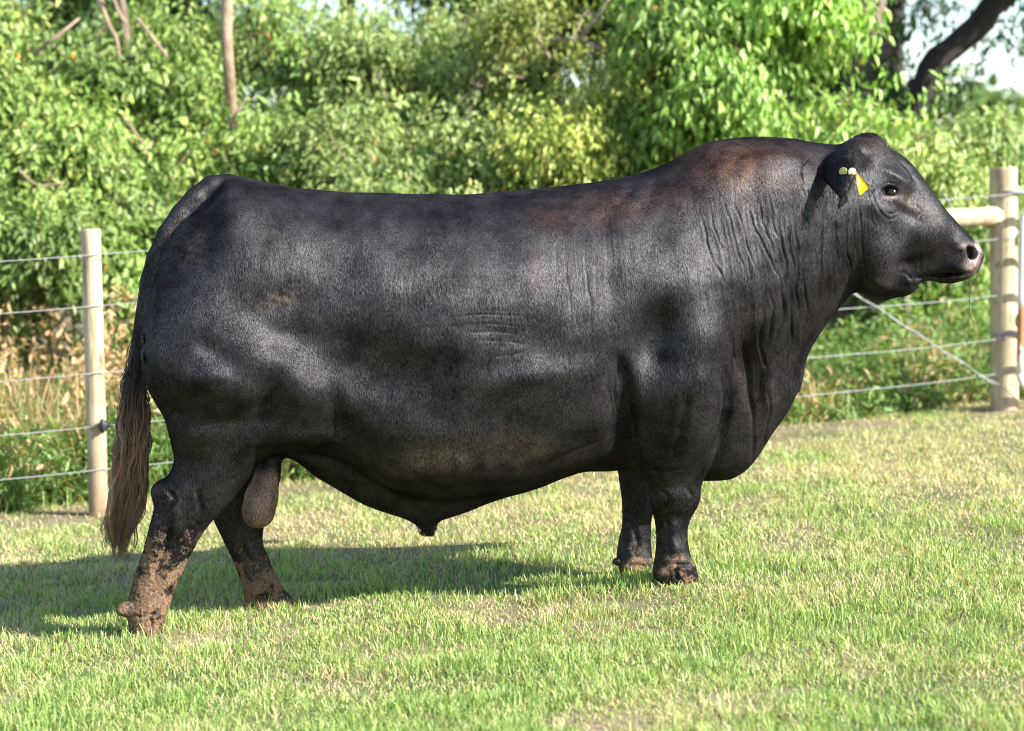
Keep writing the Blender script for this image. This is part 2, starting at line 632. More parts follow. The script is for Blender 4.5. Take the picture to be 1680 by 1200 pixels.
def subdivide(V, Q, mask_faces):
    """split every quad in four (whole mesh; keeps one surface)"""
    n = len(V)
    e = np.concatenate([Q[:, [0, 1]], Q[:, [1, 2]], Q[:, [2, 3]], Q[:, [3, 0]]])
    es = np.sort(e, 1)
    key = es[:, 0] * n + es[:, 1]
    u, inv = np.unique(key, return_inverse=True)
    E0, E1 = u // n, u % n
    mid = (V[E0] + V[E1]) / 2
    fc = V[Q].mean(1)
    inv = inv.reshape(4, -1) + n
    c = np.arange(len(Q)) + n + len(u)
    q = [np.stack([Q[:, i], inv[i], c, inv[(i + 3) % 4]], -1) for i in range(4)]
    return np.concatenate([V, mid, fc]), np.concatenate(q)


if not QUICK:
    BV, BQ = subdivide(BV, BQ, None)
    BV = laplace(BV, BQ, 0.5, 3)
BP = bw(BV)
PX, PY = project(BP)
PN = vnormals(BV, BQ)
LAT = BV[:, 1]


def seg_dist(pts):
    d = np.full(len(PX), 1e9); 
    for (x0, y0), (x1, y1) in zip(pts[:-1], pts[1:]):
        dx, dy = x1 - x0, y1 - y0
        t = np.clip(((PX - x0) * dx + (PY - y0) * dy) / (dx * dx + dy * dy), 0, 1)
        d = np.minimum(d, np.hypot(PX - x0 - t * dx, PY - y0 - t * dy))
    return d


def smooth_line(pts, n=6):
    pts = np.array(pts, float)
    if len(pts) < 3: return pts
    s_ = np.concatenate([[0], np.cumsum(np.hypot(*np.diff(pts, axis=0).T))])
    q = np.linspace(0, s_[-1], n * (len(pts) - 1))
    return np.stack([pchip(s_, pts[:, 0], q), pchip(s_, pts[:, 1], q)], -1)


DISP = np.zeros(len(PX))


def crease(pts, w=3.0, dep=2.0, ridge=.35, both=True):
    global DISP
    pts = smooth_line(pts)
    if len(pts) > 6:
        pts[:, 0] += 1.6 * np.sin(np.linspace(0, 9, len(pts)) + pts[0, 0]) + .8 * np.sin(np.linspace(0, 23, len(pts)) + pts[0, 1])
    lo = pts.min(0) - 5 * w; hi = pts.max(0) + 5 * w
    near = (PX > lo[0]) & (PX < hi[0]) & (PY > lo[1]) & (PY < hi[1])
    d = np.full(near.sum(), 1e9); par = np.zeros(near.sum())
    X_, Y_ = PX[near], PY[near]
    n = len(pts) - 1
    for i in range(n):
        x0, y0 = pts[i]; dx, dy = pts[i + 1] - pts[i]
        t = np.clip(((X_ - x0) * dx + (Y_ - y0) * dy) / (dx * dx + dy * dy + 1e-9), 0, 1)
        q = np.hypot(X_ - x0 - t * dx, Y_ - y0 - t * dy)
        m = q < d
        d = np.where(m, q, d); par = np.where(m, (i + t) / n, par)
    fade = np.clip(np.minimum(par, 1 - par) * 5, 0.0, 1)
    vary = .55 + .9 * np.clip(.5 + .5 * np.sin(par * 11 + pts[0, 0]) * np.sin(par * 5 + pts[0, 1]), 0, 1)
    DISP[near] += fade * vary * dep / S * (-np.exp(-(d / w)**2) + ridge * np.exp(-((d - 2.2 * w) / (1.1 * w))**2))


def bump(x, y, sx, sy, amp, rot=0):
    global DISP
    a = math.radians(rot)
    u = (PX - x) * math.cos(a) + (PY - y) * math.sin(a); v = -(PX - x) * math.sin(a) + (PY - y) * math.cos(a)
    DISP += amp / S * np.exp(-(u / sx)**2 - (v / sy)**2)


# broad muscle relief
for b in [(362, 586, 46, 18, -5, 35), (345, 622, 34, 26, 7), (395, 640, 34, 30, 6), (440, 648, 14, 36, -8, 25), (340, 698, 80, 20, -5, 2), (420, 672, 40, 14, -7, -35), (505, 655, 34, 30, 6), (548, 665, 16, 34, -5, -10), (405, 725, 36, 16, 6, -40), (1085, 590, 40, 30, -5, 20), (1150, 615, 20, 40, 6), (1105, 690, 30, 60, -4), (1160, 560, 26, 30, 5), (1095, 480, 40, 40, 5), (960, 540, 60, 60, 4), (720, 560, 120, 30, 4, 10), (650, 640, 90, 40, -6, 20), (860, 620, 90, 24, 6, -8), (250, 560, 14, 60, 3),
          (1078, 548, 36, 50, -15, 20), (1012, 640, 22, 60, -14, 5), (1020, 700, 18, 50, -8), (600, 600, 100, 50, -9, 12), (1150, 560, 40, 50, 5), (1120, 640, 45, 60, 9), (640, 480, 90, 40, 5), (480, 560, 40, 30, -6),
          (410, 590, 60, 40, 10, -20), (300, 680, 70, 30, -10, 10), (420, 700, 50, 18, -10, -35), (500, 625, 44, 30, 7, 20),
          (545, 700, 40, 30, -7, 30), (500, 720, 50, 12, 5, 5), (700, 770, 120, 20, 6, -4), (800, 500, 160, 60, 5), (640, 420, 90, 50, 4),
          (560, 450, 60, 60, -3), (900, 640, 90, 50, 5), (430, 430, 70, 60, 4), (700, 340, 200, 14, -3), (980, 350, 60, 40, -3),
          (1230, 620, 16, 70, -9, -8), (1262, 640, 12, 60, 6, 12), (1210, 560, 30, 70, -6, -8), (1240, 470, 40, 90, 4), (310, 780, 22, 40, -4, 20), (345, 800, 24, 34, 4, 30),
          (330, 500, 50, 70, 3), (470, 500, 60, 20, -3, -10), (880, 420, 50, 60, 3), (1040, 430, 70, 60, 5), (1000, 470, 16, 80, -3),
          (1440, 345, 26, 12, 3, 25), (1497, 322, 10, 18, -4, 10), (1493, 352, 16, 8, -3, 40), (1468, 288, 20, 7, 3, 30), (1480, 335, 14, 8, 2.5, 40), (1545, 400, 30, 16, -2.5, 40), (1575, 400, 14, 10, 3), (1530, 395, 30, 20, 4), (1440, 400, 22, 40, 4),
          (1492, 436, 22, 12, -7, -10), (1460, 470, 34, 9, 4, 8), (1490, 462, 10, 8, 4), (1520, 440, 14, 10, 3), (1568, 440, 18, 10, 3),
          (1110, 850, 20, 10, -3), (1105, 890, 14, 22, 2), (1130, 930, 12, 10, 2), (268, 850, 12, 40, -3, -15), (300, 880, 12, 40, 2, -20)]:
    bump(b[0], b[1], b[2], b[3], b[4] * 1.25, *b[5:])
NECK = [([(1328, 256), (1318, 272), (1315, 290), (1320, 322)], 2.6, 2.6), ([(1325, 330), (1324, 400), (1318, 450), (1324, 522)], 2.8, 3.2),
        ([(1353, 340), (1350, 400), (1345, 450), (1336, 521)], 2.8, 3.0), ([(1279, 339), (1280, 390), (1290, 450), (1284, 490)], 2.8, 3.6),
        ([(1295, 355), (1296, 400), (1303, 455)], 2.4, 2.6), ([(1305, 360), (1308, 430), (1307, 471), (1311, 530)], 2.6, 3.0),
        ([(1389, 330), (1390, 400), (1396, 464)], 2.4, 2.8), ([(1411, 330), (1413, 390), (1420, 440)], 2.4, 2.4), ([(1424, 300), (1426, 336), (1436, 378)], 2.0, 1.8),
        ([(1373, 350), (1372, 400), (1378, 460)], 2.2, 1.8), ([(1402, 330), (1403, 390), (1406, 450)], 2, 1.6),
        ([(1229, 330), (1236, 370), (1257, 414), (1279, 460)], 2.6, 2.6), ([(1246, 330), (1256, 380), (1272, 420)], 2.4, 2.2), ([(1262, 320), (1268, 360), (1278, 400)], 2.2, 2.0),
        ([(1186, 321), (1198, 370), (1211, 414), (1221, 452)], 2.4, 1.8), ([(1205, 330), (1222, 390), (1240, 450)], 2.2, 1.6),
        ([(1150, 354), (1158, 390), (1171, 429), (1189, 471)], 2.4, 1.8), ([(1165, 345), (1180, 400), (1200, 450)], 2.0, 1.2),
        ([(1279, 465), (1284, 500), (1280, 530), (1268, 565)], 4, 5.0), ([(1262, 480), (1266, 520), (1258, 560)], 3, 3.5), ([(1296, 470), (1298, 540), (1288, 600)], 3, 3),
        ([(1250, 500), (1248, 560), (1256, 610)], 3, 3.5), ([(1225, 560), (1232, 610), (1238, 680), (1232, 760)], 4, 5), ([(1364, 440), (1368, 465), (1362, 488)], 2.6, 2),
        ([(1205, 545), (1212, 590), (1222, 620)], 3, 3), ([(1190, 600), (1200, 640), (1192, 700)], 4, 4), ([(1256, 640), (1262, 680), (1250, 740)], 3, 3)]
for p, w, dd in NECK: crease(p, w * .7, dd * .72, .25)
RIB = [([(957, 395), (963, 460), (966, 514), (969, 562)], 1.8, 1.2), ([(975, 408), (977, 470)], 1.6, .9), ([(995, 410), (998, 480), (1000, 520)], 1.6, 1.0),
       ([(925, 390), (930, 450), (936, 540)], 1.8, .8), ([(910, 380), (914, 460)], 1.8, .6), ([(945, 400), (950, 480)], 1.6, .6),
       ([(740, 521), (790, 517), (862, 520)], 2.2, .8), ([(755, 534), (800, 532), (855, 537)], 2.2, .8), ([(760, 547), (810, 545), (866, 553)], 2.2, .8),
       ([(770, 560), (820, 560), (870, 566)], 2.2, .8), ([(800, 588), (850, 580), (885, 562)], 2.0, .8), ([(965, 600), (972, 650), (974, 710)], 2.0, 1.8),
       ([(988, 600), (992, 650), (1000, 700)], 2, 2), ([(1000, 590), (1004, 640), (1012, 690)], 2, 2.2), ([(1010, 590), (1014, 640), (1022, 700)], 2, 2.2),
       ([(1020, 600), (1024, 650), (1030, 710)], 2.2, 2.4), ([(979, 610), (983, 660), (988, 705)], 1.8, 1.6), ([(1032, 620), (1035, 680), (1040, 740)], 3.0, 4.0),
       ([(900, 760), (960, 735), (1000, 720)], 3.0, 2.4),
       ([(462, 742), (540, 756), (600, 785), (660, 822), (700, 838)], 5, 8), ([(700, 838), (760, 826), (850, 800), (960, 764)], 5, 7), ([(1184, 585), (1191, 640), (1188, 700), (1172, 762)], 5, 14), ([(1008, 570), (1032, 630), (1037, 700), (1046, 762)], 7, 13), ([(548, 735), (520, 720), (470, 735)], 5, 4),
       ([(1060, 770), (1090, 775), (1130, 768)], 3, 2.4), ([(1070, 800), (1080, 830), (1078, 860)], 3, 2.5),
       ([(1120, 800), (1126, 830), (1118, 856)], 3, 1.6), ([(290, 800), (282, 830), (270, 870)], 4, 2.5), ([(330, 790), (318, 830), (300, 860)], 4, 1.8), ([(255, 822), (275, 816), (290, 800)], 3, 2.2),
       ([(310, 850), (330, 860), (345, 850)], 2.5, 1.5)]
for p, w, dd in RIB: crease(p, w * (.75 if w < 2.5 else 1.2), dd * .55, .1)
# head creases
for p, w, dd in [([(1441, 300), (1434, 322), (1440, 345), (1458, 360), (1480, 352)], 2.2, 1.8), ([(1448, 345), (1462, 352), (1478, 345)], 1.8, 1.0),
                 ([(1446, 306), (1459, 300), (1474, 306)], 1.4, 1.2), ([(1448, 322), (1460, 327), (1472, 322)], 1.2, .9), ([(1470, 258), (1494, 282), (1512, 312), (1522, 335)], 2.4, 3.0), ([(1452, 286), (1466, 283), (1482, 293)], 3, .7),
                 ([(1432, 296), (1428, 320), (1434, 350), (1442, 380)], 2.0, 1.4), ([(1505, 335), (1512, 348), (1505, 358)], 1.6, 1.2),
                 ([(1592, 450), (1570, 455), (1548, 453), (1530, 446), (1515, 440)], 1.6, 2.4), ([(1508, 415), (1512, 430), (1506, 446)], 2.4, 2.0),
                 ([(1470, 448), (1490, 452), (1497, 464), (1488, 474)], 2.2, 2.0), ([(1440, 470), (1420, 455), (1415, 430)], 2.5, 1.5),
                 ([(1395, 478), (1392, 450), (1385, 430)], 3, 3)]:
    crease(p, w, dd * .55, .2)
# tail groove, scrotum wrinkles, rump
crease([(360, 312), (352, 326), (338, 338), (318, 350)], 3.0, 3.0)
for k in range(9):
    y = 775 + k * 9
    crease([(408 + 6 * math.sin(k * 5), y + 4), (425, y + 5 + 3 * math.sin(k * 3)), (446 - 5 * math.cos(k * 4), y)], 1.3, .35)
# fine loose-skin wrinkles of the neck and behind the elbow
wm = np.clip((PX - 1120) / 90, 0, 1) * np.clip((PY - 300) / 60, 0, 1) * np.clip((1440 - PX) / 40, 0, 1) * np.clip((720 - PY) / 80, 0, 1)
wu = PX - .16 * (PY - 400) * np.clip((1300 - PX) / 120, -.3, 1) + 9 * value_noise(PX, PY, 60, 51)
wr_ = .6 * value_noise(wu, PY, 7.5, 52) * 0
def aniso(sx, sy, seed): return value_noise(wu / sx * 10, PY / sy * 10, 10, seed) - .5
DISP += wm * (1.7 * aniso(13, 130, 53) + 1.1 * aniso(6, 70, 54) + .9 * aniso(3.5, 34, 55)) / S
em = np.exp(-((PX - 995) / 40)**2) * np.clip((PY - 330) / 60, 0, 1) * np.clip((740 - PY) / 60, 0, 1)
wu = PX - .06 * (PY - 500)
DISP += em * (.7 * aniso(7, 150, 56) + .8 * aniso(4, 80, 57)) / S
wu = PX + 0
bm = np.exp(-((PX - 820) / 110)**2 - ((PY - 545) / 45)**2)
DISP += bm * .8 * (value_noise(PX, (PY + .02 * PX) * 9, 70, 58) - .5) / S
for pts_ in ([(214, 1014), (240, 1010), (268, 1004)], [(408, 988), (440, 978), (478, 982)], [(1076, 932), (1100, 926), (1138, 930)], [(1018, 934), (1044, 928), (1070, 932)]):
    crease(pts_, 3.0, 2.2, .5)
for pts_ in ([(244, 1010), (248, 1028), (244, 1046)], [(1106, 926), (1110, 940), (1108, 956)], [(452, 980), (458, 1004)]):
    crease(pts_, 2.6, 4, .2)
crease([(356, 318), (330, 345), (300, 375), (276, 403), (264, 430), (255, 462), (247, 500), (243, 545)], 3.0, 7, .0)
for pts_, w_, d_ in (([(1092, 845), (1097, 885), (1099, 915)], 4, 2.6), ([(1084, 800), (1098, 822), (1090, 842)], 3, 2.2), ([(1128, 796), (1134, 818), (1124, 842)], 3, 2), ([(1040, 860), (1044, 895), (1042, 915)], 4, 2),
                     ([(292, 842), (268, 900), (250, 962)], 5, 3.2), ([(274, 800), (284, 822), (272, 846)], 3.5, 3), ([(322, 800), (330, 830), (318, 858)], 4, 2.5), ([(392, 880), (412, 930), (424, 965)], 5, 2.5), ([(1100, 760), (1120, 700), (1124, 640)], 7, 3)):
    crease(pts_, w_, d_, .3)
bump(1112, 812, 20, 14, 4); bump(1108, 900, 14, 12, 3); bump(236, 975, 18, 12, 3); bump(432, 962, 20, 12, 3)
# soft irregularity
vec = BV * 1.0
rndn = np.zeros(len(PX))
ph = rng.uniform(0, 6.28, (28, 1))
fr = rng.normal(size=(28, 3)) * np.linspace(6, 45, 28)[:, None]
am = 1.2 / np.linspace(1, 8, 28)
for i in range(28):
    rndn += am[i] * np.sin(vec @ fr[i] + ph[i])
DISP += rndn / S * 0.5
# caked mud lumps on the lower legs
mudz = np.clip((PY - np.where(PX < 340, 845, np.where(PX < 600, 872, 880))) / 110, 0, 1) ** .8 * ((PX < 600) | (PX > 980))
fr2 = rng.normal(size=(20, 3)) * 330
ml = np.zeros(len(PX))
for i in range(20): ml += np.sin(vec @ fr2[i] + i)
DISP += mudz * np.maximum(ml / 4.5 - .1, 0) * 1.1 / S

BV2 = BV + PN * DISP[:, None]
if not QUICK: BV2 = laplace(BV2, BQ, 0.3, 1)
BP = bw(BV2)
PX, PY = project(BP)


def fbm(P, scale, seed, octs=4):
    r = np.random.default_rng(seed)
    out = np.zeros(len(P)); a = 1
    for o in range(octs):
        for _ in range(5):
            out += a * np.sin(P @ (r.normal(size=3) * scale) + r.uniform(0, 6.28)) / 2.2
        scale *= 2; a *= .55
    return out


def blob(x, y, sx, sy, rot=0):
    a = math.radians(rot)
    u = (PX - x) * math.cos(a) + (PY - y) * math.sin(a); v = -(PX - x) * math.sin(a) + (PY - y) * math.cos(a)
    return np.exp(-(u / sx)**2 - (v / sy)**2)


# coat colour: pigment, plus a painted light-to-dark fall towards the belly
N1 = fbm(BV, 9, 1); N2 = fbm(BV, 40, 2); N3 = fbm(BV, 120, 3)
coat = np.tile(np.array([.0062, .0056, .0066]), (len(PX), 1))
coat *= (1 + .14 * N1 + .10 * N2)[:, None].clip(.5, 1.8)
def paint(mask, col):
    global coat
    m = np.clip(mask, 0, 1)[:, None]
    coat = coat * (1 - m) + np.array(col) * m
rust = (.075, .038, .024)
paint((blob(1225, 270, 70, 40) + .8 * blob(1215, 300, 26, 40) + .5 * blob(1160, 265, 50, 26)) * (.55 + .2 * N2), rust)
paint(.5 * (blob(980, 345, 90, 26, -8) + blob(1430, 245, 30, 18) + .8 * blob(1080, 330, 80, 26, -10)) * (.6 + .3 * N2), (.05, .028, .02))
paint(.6 * (blob(880, 445, 16, 22) + .5 * blob(905, 360, 40, 20)) * (.6 + .3 * N3), (.06, .028, .022))
paint(.6 * blob(760, 755, 150, 30, -5) * (.6 + .3 * N2), (.045, .034, .022))
paint(.55 * blob(462, 492, 34, 12, -15) * (.7 + .4 * N3), (.10, .075, .06))
paint(.6 * blob(300, 400, 36, 50, 20) * (.5 + .4 * N3), (.05, .038, .018))
paint(.5 * blob(1235, 640, 20, 90) , (.026, .017, .012))
paint(.45 * (blob(1520, 350, 30, 14, 40) + blob(1490, 330, 14, 16)) * (.8 + .3 * N2), (.05, .034, .022))
# muzzle pad and nostril rim
paint((blob(1601, 420, 7, 21, 12) + .7 * blob(1592, 436, 9, 10) + .6 * blob(1582, 404, 8, 4)) * 1.2, (.44, .33, .31))
paint(1.6 * blob(1590, 418, 7, 8) * (np.abs(LAT) < .075), (.02, .008, .008))
paint(.9 * blob(1463, 324, 12, 2.5), (.12, .085, .08))
paint(.5 * (blob(1476, 322, 5, 4) + blob(1462, 338, 14, 5)), (.05, .042, .042))
# scrotum skin
sc = (PX > 396) & (PX < 456) & (PY > 764) & (PY < 874) & (LAT > -.045) & (LAT < .10)
dust_and_light = np.clip((fbm(BV * [1, 1, 1.4], 5, 9) * .5 + .35 + .35 * N2 * .5), 0, 1) * np.clip((760 - PY) / 200, 0, 1) * np.clip((1330 - PX) / 150, 0, 1)
paint(.30 * dust_and_light, (.026, .024, .028))  # dusty upper side painted lighter, so the belly reads as shaded
paint(.5 * (blob(1488, 280, 22, 8, 45) * (PX > 1475 + (PY - 262) * .75)), (.05, .05, .055))  # forehead past the ridge painted paler to bring out its edge
paint(sc * np.clip((PY - 766) / 18, 0, 1) * .95, (.18, .115, .09))
# dried mud
mm = mudz * (.35 + .75 * (ml / 4.5) + .18 * N2) + .15 * mudz
mm = np.clip(mm, 0, 1)
mm = np.where(PX > 980, np.maximum(mm * .5, .35 * np.clip((PY - 855) / 40, 0, 1) * (.6 + .4 * N3) * np.where(PX < 1072, 1.3, .8)), mm)
mm = np.clip(mm + .35 * blob(290, 900, 22, 60, 20) * (N3 > 0), 0, 1)
mm = np.clip(mudz * 1.15, 0, 1) * np.where(PX > 980, np.where(PX < 1072, .85, .66), .88)
mm = mm * (1 - .55 * blob(330, 880, 26, 50, 25))
for (x, y, r) in ((199, 1002, 11), (1030, 930, 8), (1090, 938, 8), (258, 1038, 8), (425, 998, 14), (480, 995, 12)):
    paint(1.1 * blob(x, y, r, r * .8), (.26, .16, .10))
MUD = np.clip(mm, 0, 1) * (1 - sc)
WET = np.clip(blob(1598, 418, 12, 22, 15), 0, 1)

m_hide, nt, bs, out = new_mat("bull_hide")
L = nt.links
co = objcoord(nt)
cstr = objcoord(nt, (1, 1, .24))
wv = nt.nodes.new("ShaderNodeTexNoise"); wv.inputs["Scale"].default_value = 5; L.new(co, wv.inputs["Vector"])
off = nt.nodes.new("ShaderNodeVectorMath"); off.operation = 'MULTIPLY_ADD'; off.inputs[1].default_value = (.05, .05, .02)
L.new(wv.outputs["Color"], off.inputs[0]); L.new(cstr, off.inputs[2])
fv = off.outputs[0]
f1 = noise_tex(nt, 340, 3, .7, fv)
f2 = noise_tex(nt, 9, 6, .66, co)
f3 = noise_tex(nt, 80, 4, .65, fv)
mudn = noise_tex(nt, 95, 5, .75, co)
mudv = noise_tex(nt, 22, 3, .6, co)
mudf = mth(nt, 'ADD', mth(nt, 'MULTIPLY', attr(nt, "mud"), 1.5), mth(nt, 'MULTIPLY', mth(nt, 'SUBTRACT', mth(nt, 'ADD', mudn, mth(nt, 'MULTIPLY', mudv, 1.5)), 1.27), 3.2))
mudf = mth(nt, 'MULTIPLY', mth(nt, 'SUBTRACT', mudf, .62), 2.0, True)
mudf = mth(nt, 'MULTIPLY', mudf, mth(nt, 'MULTIPLY', attr(nt, "mud"), 2.5, True))
grain = mth(nt, 'MAXIMUM', mth(nt, 'ADD', mth(nt, 'MULTIPLY', f1, 4.5), -1.25), .15)
patch = mth(nt, 'MAXIMUM', mth(nt, 'ADD', mth(nt, 'MULTIPLY', f2, 3.0), -.55), .25)
v = mth(nt, 'MULTIPLY', grain, patch)
cc = nt.nodes.new("ShaderNodeVectorMath"); cc.operation = 'SCALE'
L.new(attr(nt, "coat", "Color"), cc.inputs[0]); L.new(v, cc.inputs["Scale"])
mcol = ramp(nt, noise_tex(nt, 160, 4, .7, co), [(.3, (.07, .042, .026)), (.5, (.15, .095, .06)), (.72, (.27, .18, .12))])
colr = mixc(nt, mudf, cc.outputs[0], mcol)
df = nt.nodes.new("ShaderNodeBsdfDiffuse"); L.new(colr, df.inputs[0])
gl = nt.nodes.new("ShaderNodeBsdfAnisotropic")
sp = mth(nt, 'MULTIPLY', mth(nt, 'MULTIPLY', mth(nt, 'MAXIMUM', mth(nt, 'ADD', mth(nt, 'MULTIPLY', f1, 4.0), -1.1), .12), mth(nt, 'MAXIMUM', mth(nt, 'ADD', mth(nt, 'MULTIPLY', f2, 2.4), -.35), .2)), .032)
sp = mth(nt, 'MULTIPLY', sp, mth(nt, 'SUBTRACT', 1.0, mth(nt, 'MULTIPLY', mudf, .85)))
spw = nt.nodes.new("ShaderNodeCombineColor")
L.new(mth(nt, 'MULTIPLY', sp, .95), spw.inputs[0]); L.new(mth(nt, 'MULTIPLY', sp, .94), spw.inputs[1]); L.new(sp, spw.inputs[2])
L.new(spw.outputs[0], gl.inputs["Color"])
L.new(mth(nt, 'ADD', mth(nt, 'MULTIPLY', f3, .24), .30), gl.inputs["Roughness"])
ad = nt.nodes.new("ShaderNodeAddShader"); L.new(df.outputs[0], ad.inputs[0]); L.new(gl.outputs[0], ad.inputs[1])
L.new(ad.outputs[0], out.inputs[0]); nt.nodes.remove(bs)
bp = nt.nodes.new("ShaderNodeBump"); bp.inputs["Strength"].default_value = .9; bp.inputs["Distance"].default_value = .0019
L.new(mth(nt, 'ADD', mth(nt, 'ADD', f1, mth(nt, 'MULTIPLY', f3, 1.1)), mth(nt, 'MULTIPLY', mth(nt, 'MULTIPLY', mudf, mudn), 1.6)), bp.inputs["Height"])
L.new(bp.outputs[0], df.inputs["Normal"]); L.new(bp.outputs[0], gl.inputs["Normal"])

ROOT = bw(np.array([-.9, 0, 0]))
ROOT[2] = SLOPE * ROOT[0]
bull = tag(empty("bull", ROOT), "massive black bull standing side on in the grass with a yellow ear tag", "bull")
body = mesh_obj("body", BP, BQ, m_hide, bull, attrs={"mud": MUD, "wet": WET}, colors={"coat": coat})


def surf(px, py):
    """nearest hide point seen at a photo pixel"""
    d = (PX - px)**2 + (PY - py)**2
    c = np.argsort(d)[:60]
    c = c[LAT[c] > 0] if (LAT[c] > 0).any() else c
    c = c[np.argsort(-LAT[c])[:12]]
    i = c[d[c].argmin()]
    return BP[i], PN[i] @ np.stack([BX, BN, BZ])


def ellipsoid(c, r, ax, nu=20, nv=12):
    """verts/faces of an ellipsoid with axes rows ax"""
    u = np.arange(nu) * 2 * np.pi / nu
    vv = (np.arange(1, nv) / nv) * np.pi
    P = [np.array([0, 0, 1.0])[None]] + [np.stack([np.sin(t) * np.cos(u), np.sin(t) * np.sin(u), np.full(nu, np.cos(t))], -1) for t in vv] + [np.array([0, 0, -1.0])[None]]
    P = np.concatenate(P) * r
    Q = []; T = []
    for i in range(nv - 2):
        for j in range(nu):
            a = 1 + i * nu + j; b = 1 + i * nu + (j + 1) % nu
            Q.append((a, a + nu, b + nu, b))
    last = len(P) - 1
    for j in range(nu):
        T.append((0, 1 + j, 1 + (j + 1) % nu))
        T.append((last, last - nu + (j + 1) % nu, last - nu + j))
    return P @ np.asarray(ax) + c, np.array(Q), np.array(T)


m_eye, nt, bs, out = new_mat("eye_dark")
bs.inputs["Base Color"].default_value = (.012, .007, .006, 1)
bs.inputs["Roughness"].default_value = .06
bs.inputs["Specular IOR Level"].default_value = .35
EC = surf(1461, 314.5)[0] - BN * .008
v_, q_, t_ = ellipsoid(EC, (.026, .0195, .021), np.stack([BX, BZ, BN]))
mesh_obj("eye", v_, [q_, t_], m_eye, bull)
EC2 = EC - BN * 2 * ((EC - BO) @ BN)
v_, q_, t_ = ellipsoid(EC2, (.0235, .018, .02), np.stack([BX, BZ, BN]))
mesh_obj("eye", v_, [q_, t_], m_eye, bull)

# ear tags
def plain(name, col_, rough=.5, **kw):
    m, nt, bs, out = new_mat(name)
    n_ = noise_tex(nt, kw.get("ns", 60), 3, .6, objcoord(nt))
    c_ = ramp(nt, n_, [(.3, tuple(x * kw.get("lo", .8) for x in col_)), (.7, tuple(min(1, x * kw.get("hi", 1.1)) for x in col_))])
    nt.links.new(c_, bs.inputs["Base Color"])
    bs.inputs["Roughness"].default_value = rough
    bs.inputs["Metallic"].default_value = kw.get("metal", 0)
    return m


m_tag = plain("yellow_plastic", (.85, .56, .01), .4)
m_btn = plain("pale_yellow_plastic", (.50, .47, .10), .4)
m_btn2 = plain("pale_grey_plastic", (.42, .43, .34), .4)


def disc(px, py, lat, r, m, name, tilt):
    d_ = (PX - px)**2 + (PY - py)**2
    near_ = d_ < 16
    top_ = LAT[near_].max()
    pick = near_ & (LAT > top_ - .012)
    n_ = (PN[pick].mean(0)) @ np.stack([BX, BN, BZ]); n_ /= np.linalg.norm(n_)
    c = BP[pick][d_[pick].argmin()] + n_ * .003
    a = np.cross(n_, BZ); a /= np.linalg.norm(a)
    v_, q_, t_ = ellipsoid(c, (r, r, .0022), np.stack([a, BZ, n_]), 24, 10)
    o = mesh_obj(name, v_, [q_, t_], m, bull)
    return o, c, n_, a


o, c, n_, a = disc(1384, 283, 'S', .0145, m_btn, "ear_button", .55)
o["label"] = "pale yellow round ear button"
v_, q_, t_ = ellipsoid(c + n_ * .002, (.0035, .0035, .0015), np.stack([a, BZ, n_]), 16, 8)
kb = mesh_obj("rivet", v_, [q_, t_], m_btn2, o)
kb.matrix_parent_inverse = o.matrix_world.inverted()
o, c, n_, a = disc(1397, 284, 'S', .0135, m_btn2, "ear_button", .75)
o["label"] = "greyish white round ear button"
v_, q_, t_ = ellipsoid(c + n_ * .002, (.0035, .0035, .0015), np.stack([a, BZ, n_]), 16, 8)
mesh_obj("rivet", v_, [q_, t_], m_btn, o)
tp = [(1405, 280), (1426, 308), (1411, 322), (1405, 300)]
lat4 = [104, 116, 124, 112]
P4 = np.array([bw(B(x, y, l / S)) for (x, y), l in zip(tp, lat4)])
n_ = np.cross(P4[1] - P4[0], P4[2] - P4[0]); n_ /= np.linalg.norm(n_)
if n_ @ np.array([0, -1, 0]) < 0: n_ = -n_
def rounded(P, n_, th, nsub=5):
    pts = []
    k = len(P)
    for i in range(k):
        a0, b0, c0 = P[i - 1], P[i], P[(i + 1) % k]
        for t in np.linspace(0, 1, nsub):
            p = b0 + (a0 - b0) * .14 * (1 - t)**2 + (c0 - b0) * .14 * t**2
            pts.append(p)
    pts = np.array(pts); m_ = len(pts)
    V_ = np.concatenate([pts + n_ * th / 2, pts - n_ * th / 2, [pts.mean(0) + n_ * th / 2], [pts.mean(0) - n_ * th / 2]])
    i = np.arange(m_); j = (i + 1) % m_
    return V_, [np.stack([i, j, j + m_, i + m_], -1), np.concatenate([np.stack([np.full(m_, 2 * m_), i, j], -1), np.stack([np.full(m_, 2 * m_ + 1), j + m_, i + m_], -1)])]
V_, Fc = rounded(P4, n_, .0025)
o = mesh_obj("ear_tag", V_, Fc, m_tag, bull, smooth=False)
o["label"] = "yellow plastic tag hanging edge on from the ear"

# tail switch: many wavy hairs
m_hair, nt, bs, out = new_mat("tail_hair")
hf = attr(nt, "along")
hc = ramp(nt, hf, [(0, (.012, .010, .010)), (.3, (.07, .05, .038)), (.55, (.55, .33, .20)), (.8, (.55, .33, .20)), (1, (.16, .10, .07))])
hc = mixc(nt, mth(nt, 'MULTIPLY', attr(nt, "rnd"), .85), hc, (.02, .014, .012))
nt.links.new(hc, bs.inputs["Base Color"])
bs.inputs["Roughness"].default_value = .45
LE = np.array([(560, 212), (620, 202), (700, 195), (760, 190), (820, 184), (860, 174), (890, 172), (918, 184)], float)
RE = np.array([(560, 234), (620, 238), (700, 242), (760, 241), (800, 236), (840, 226), (880, 220), (918, 206)], float)
parts = []; along = []; rn = []
NCL = 64
clump = [(rng.uniform(0, 1), rng.uniform(-34, 34), rng.uniform(0, 6.28), rng.uniform(6, 11), rng.uniform(.72, 1.0)) for _ in range(NCL)]
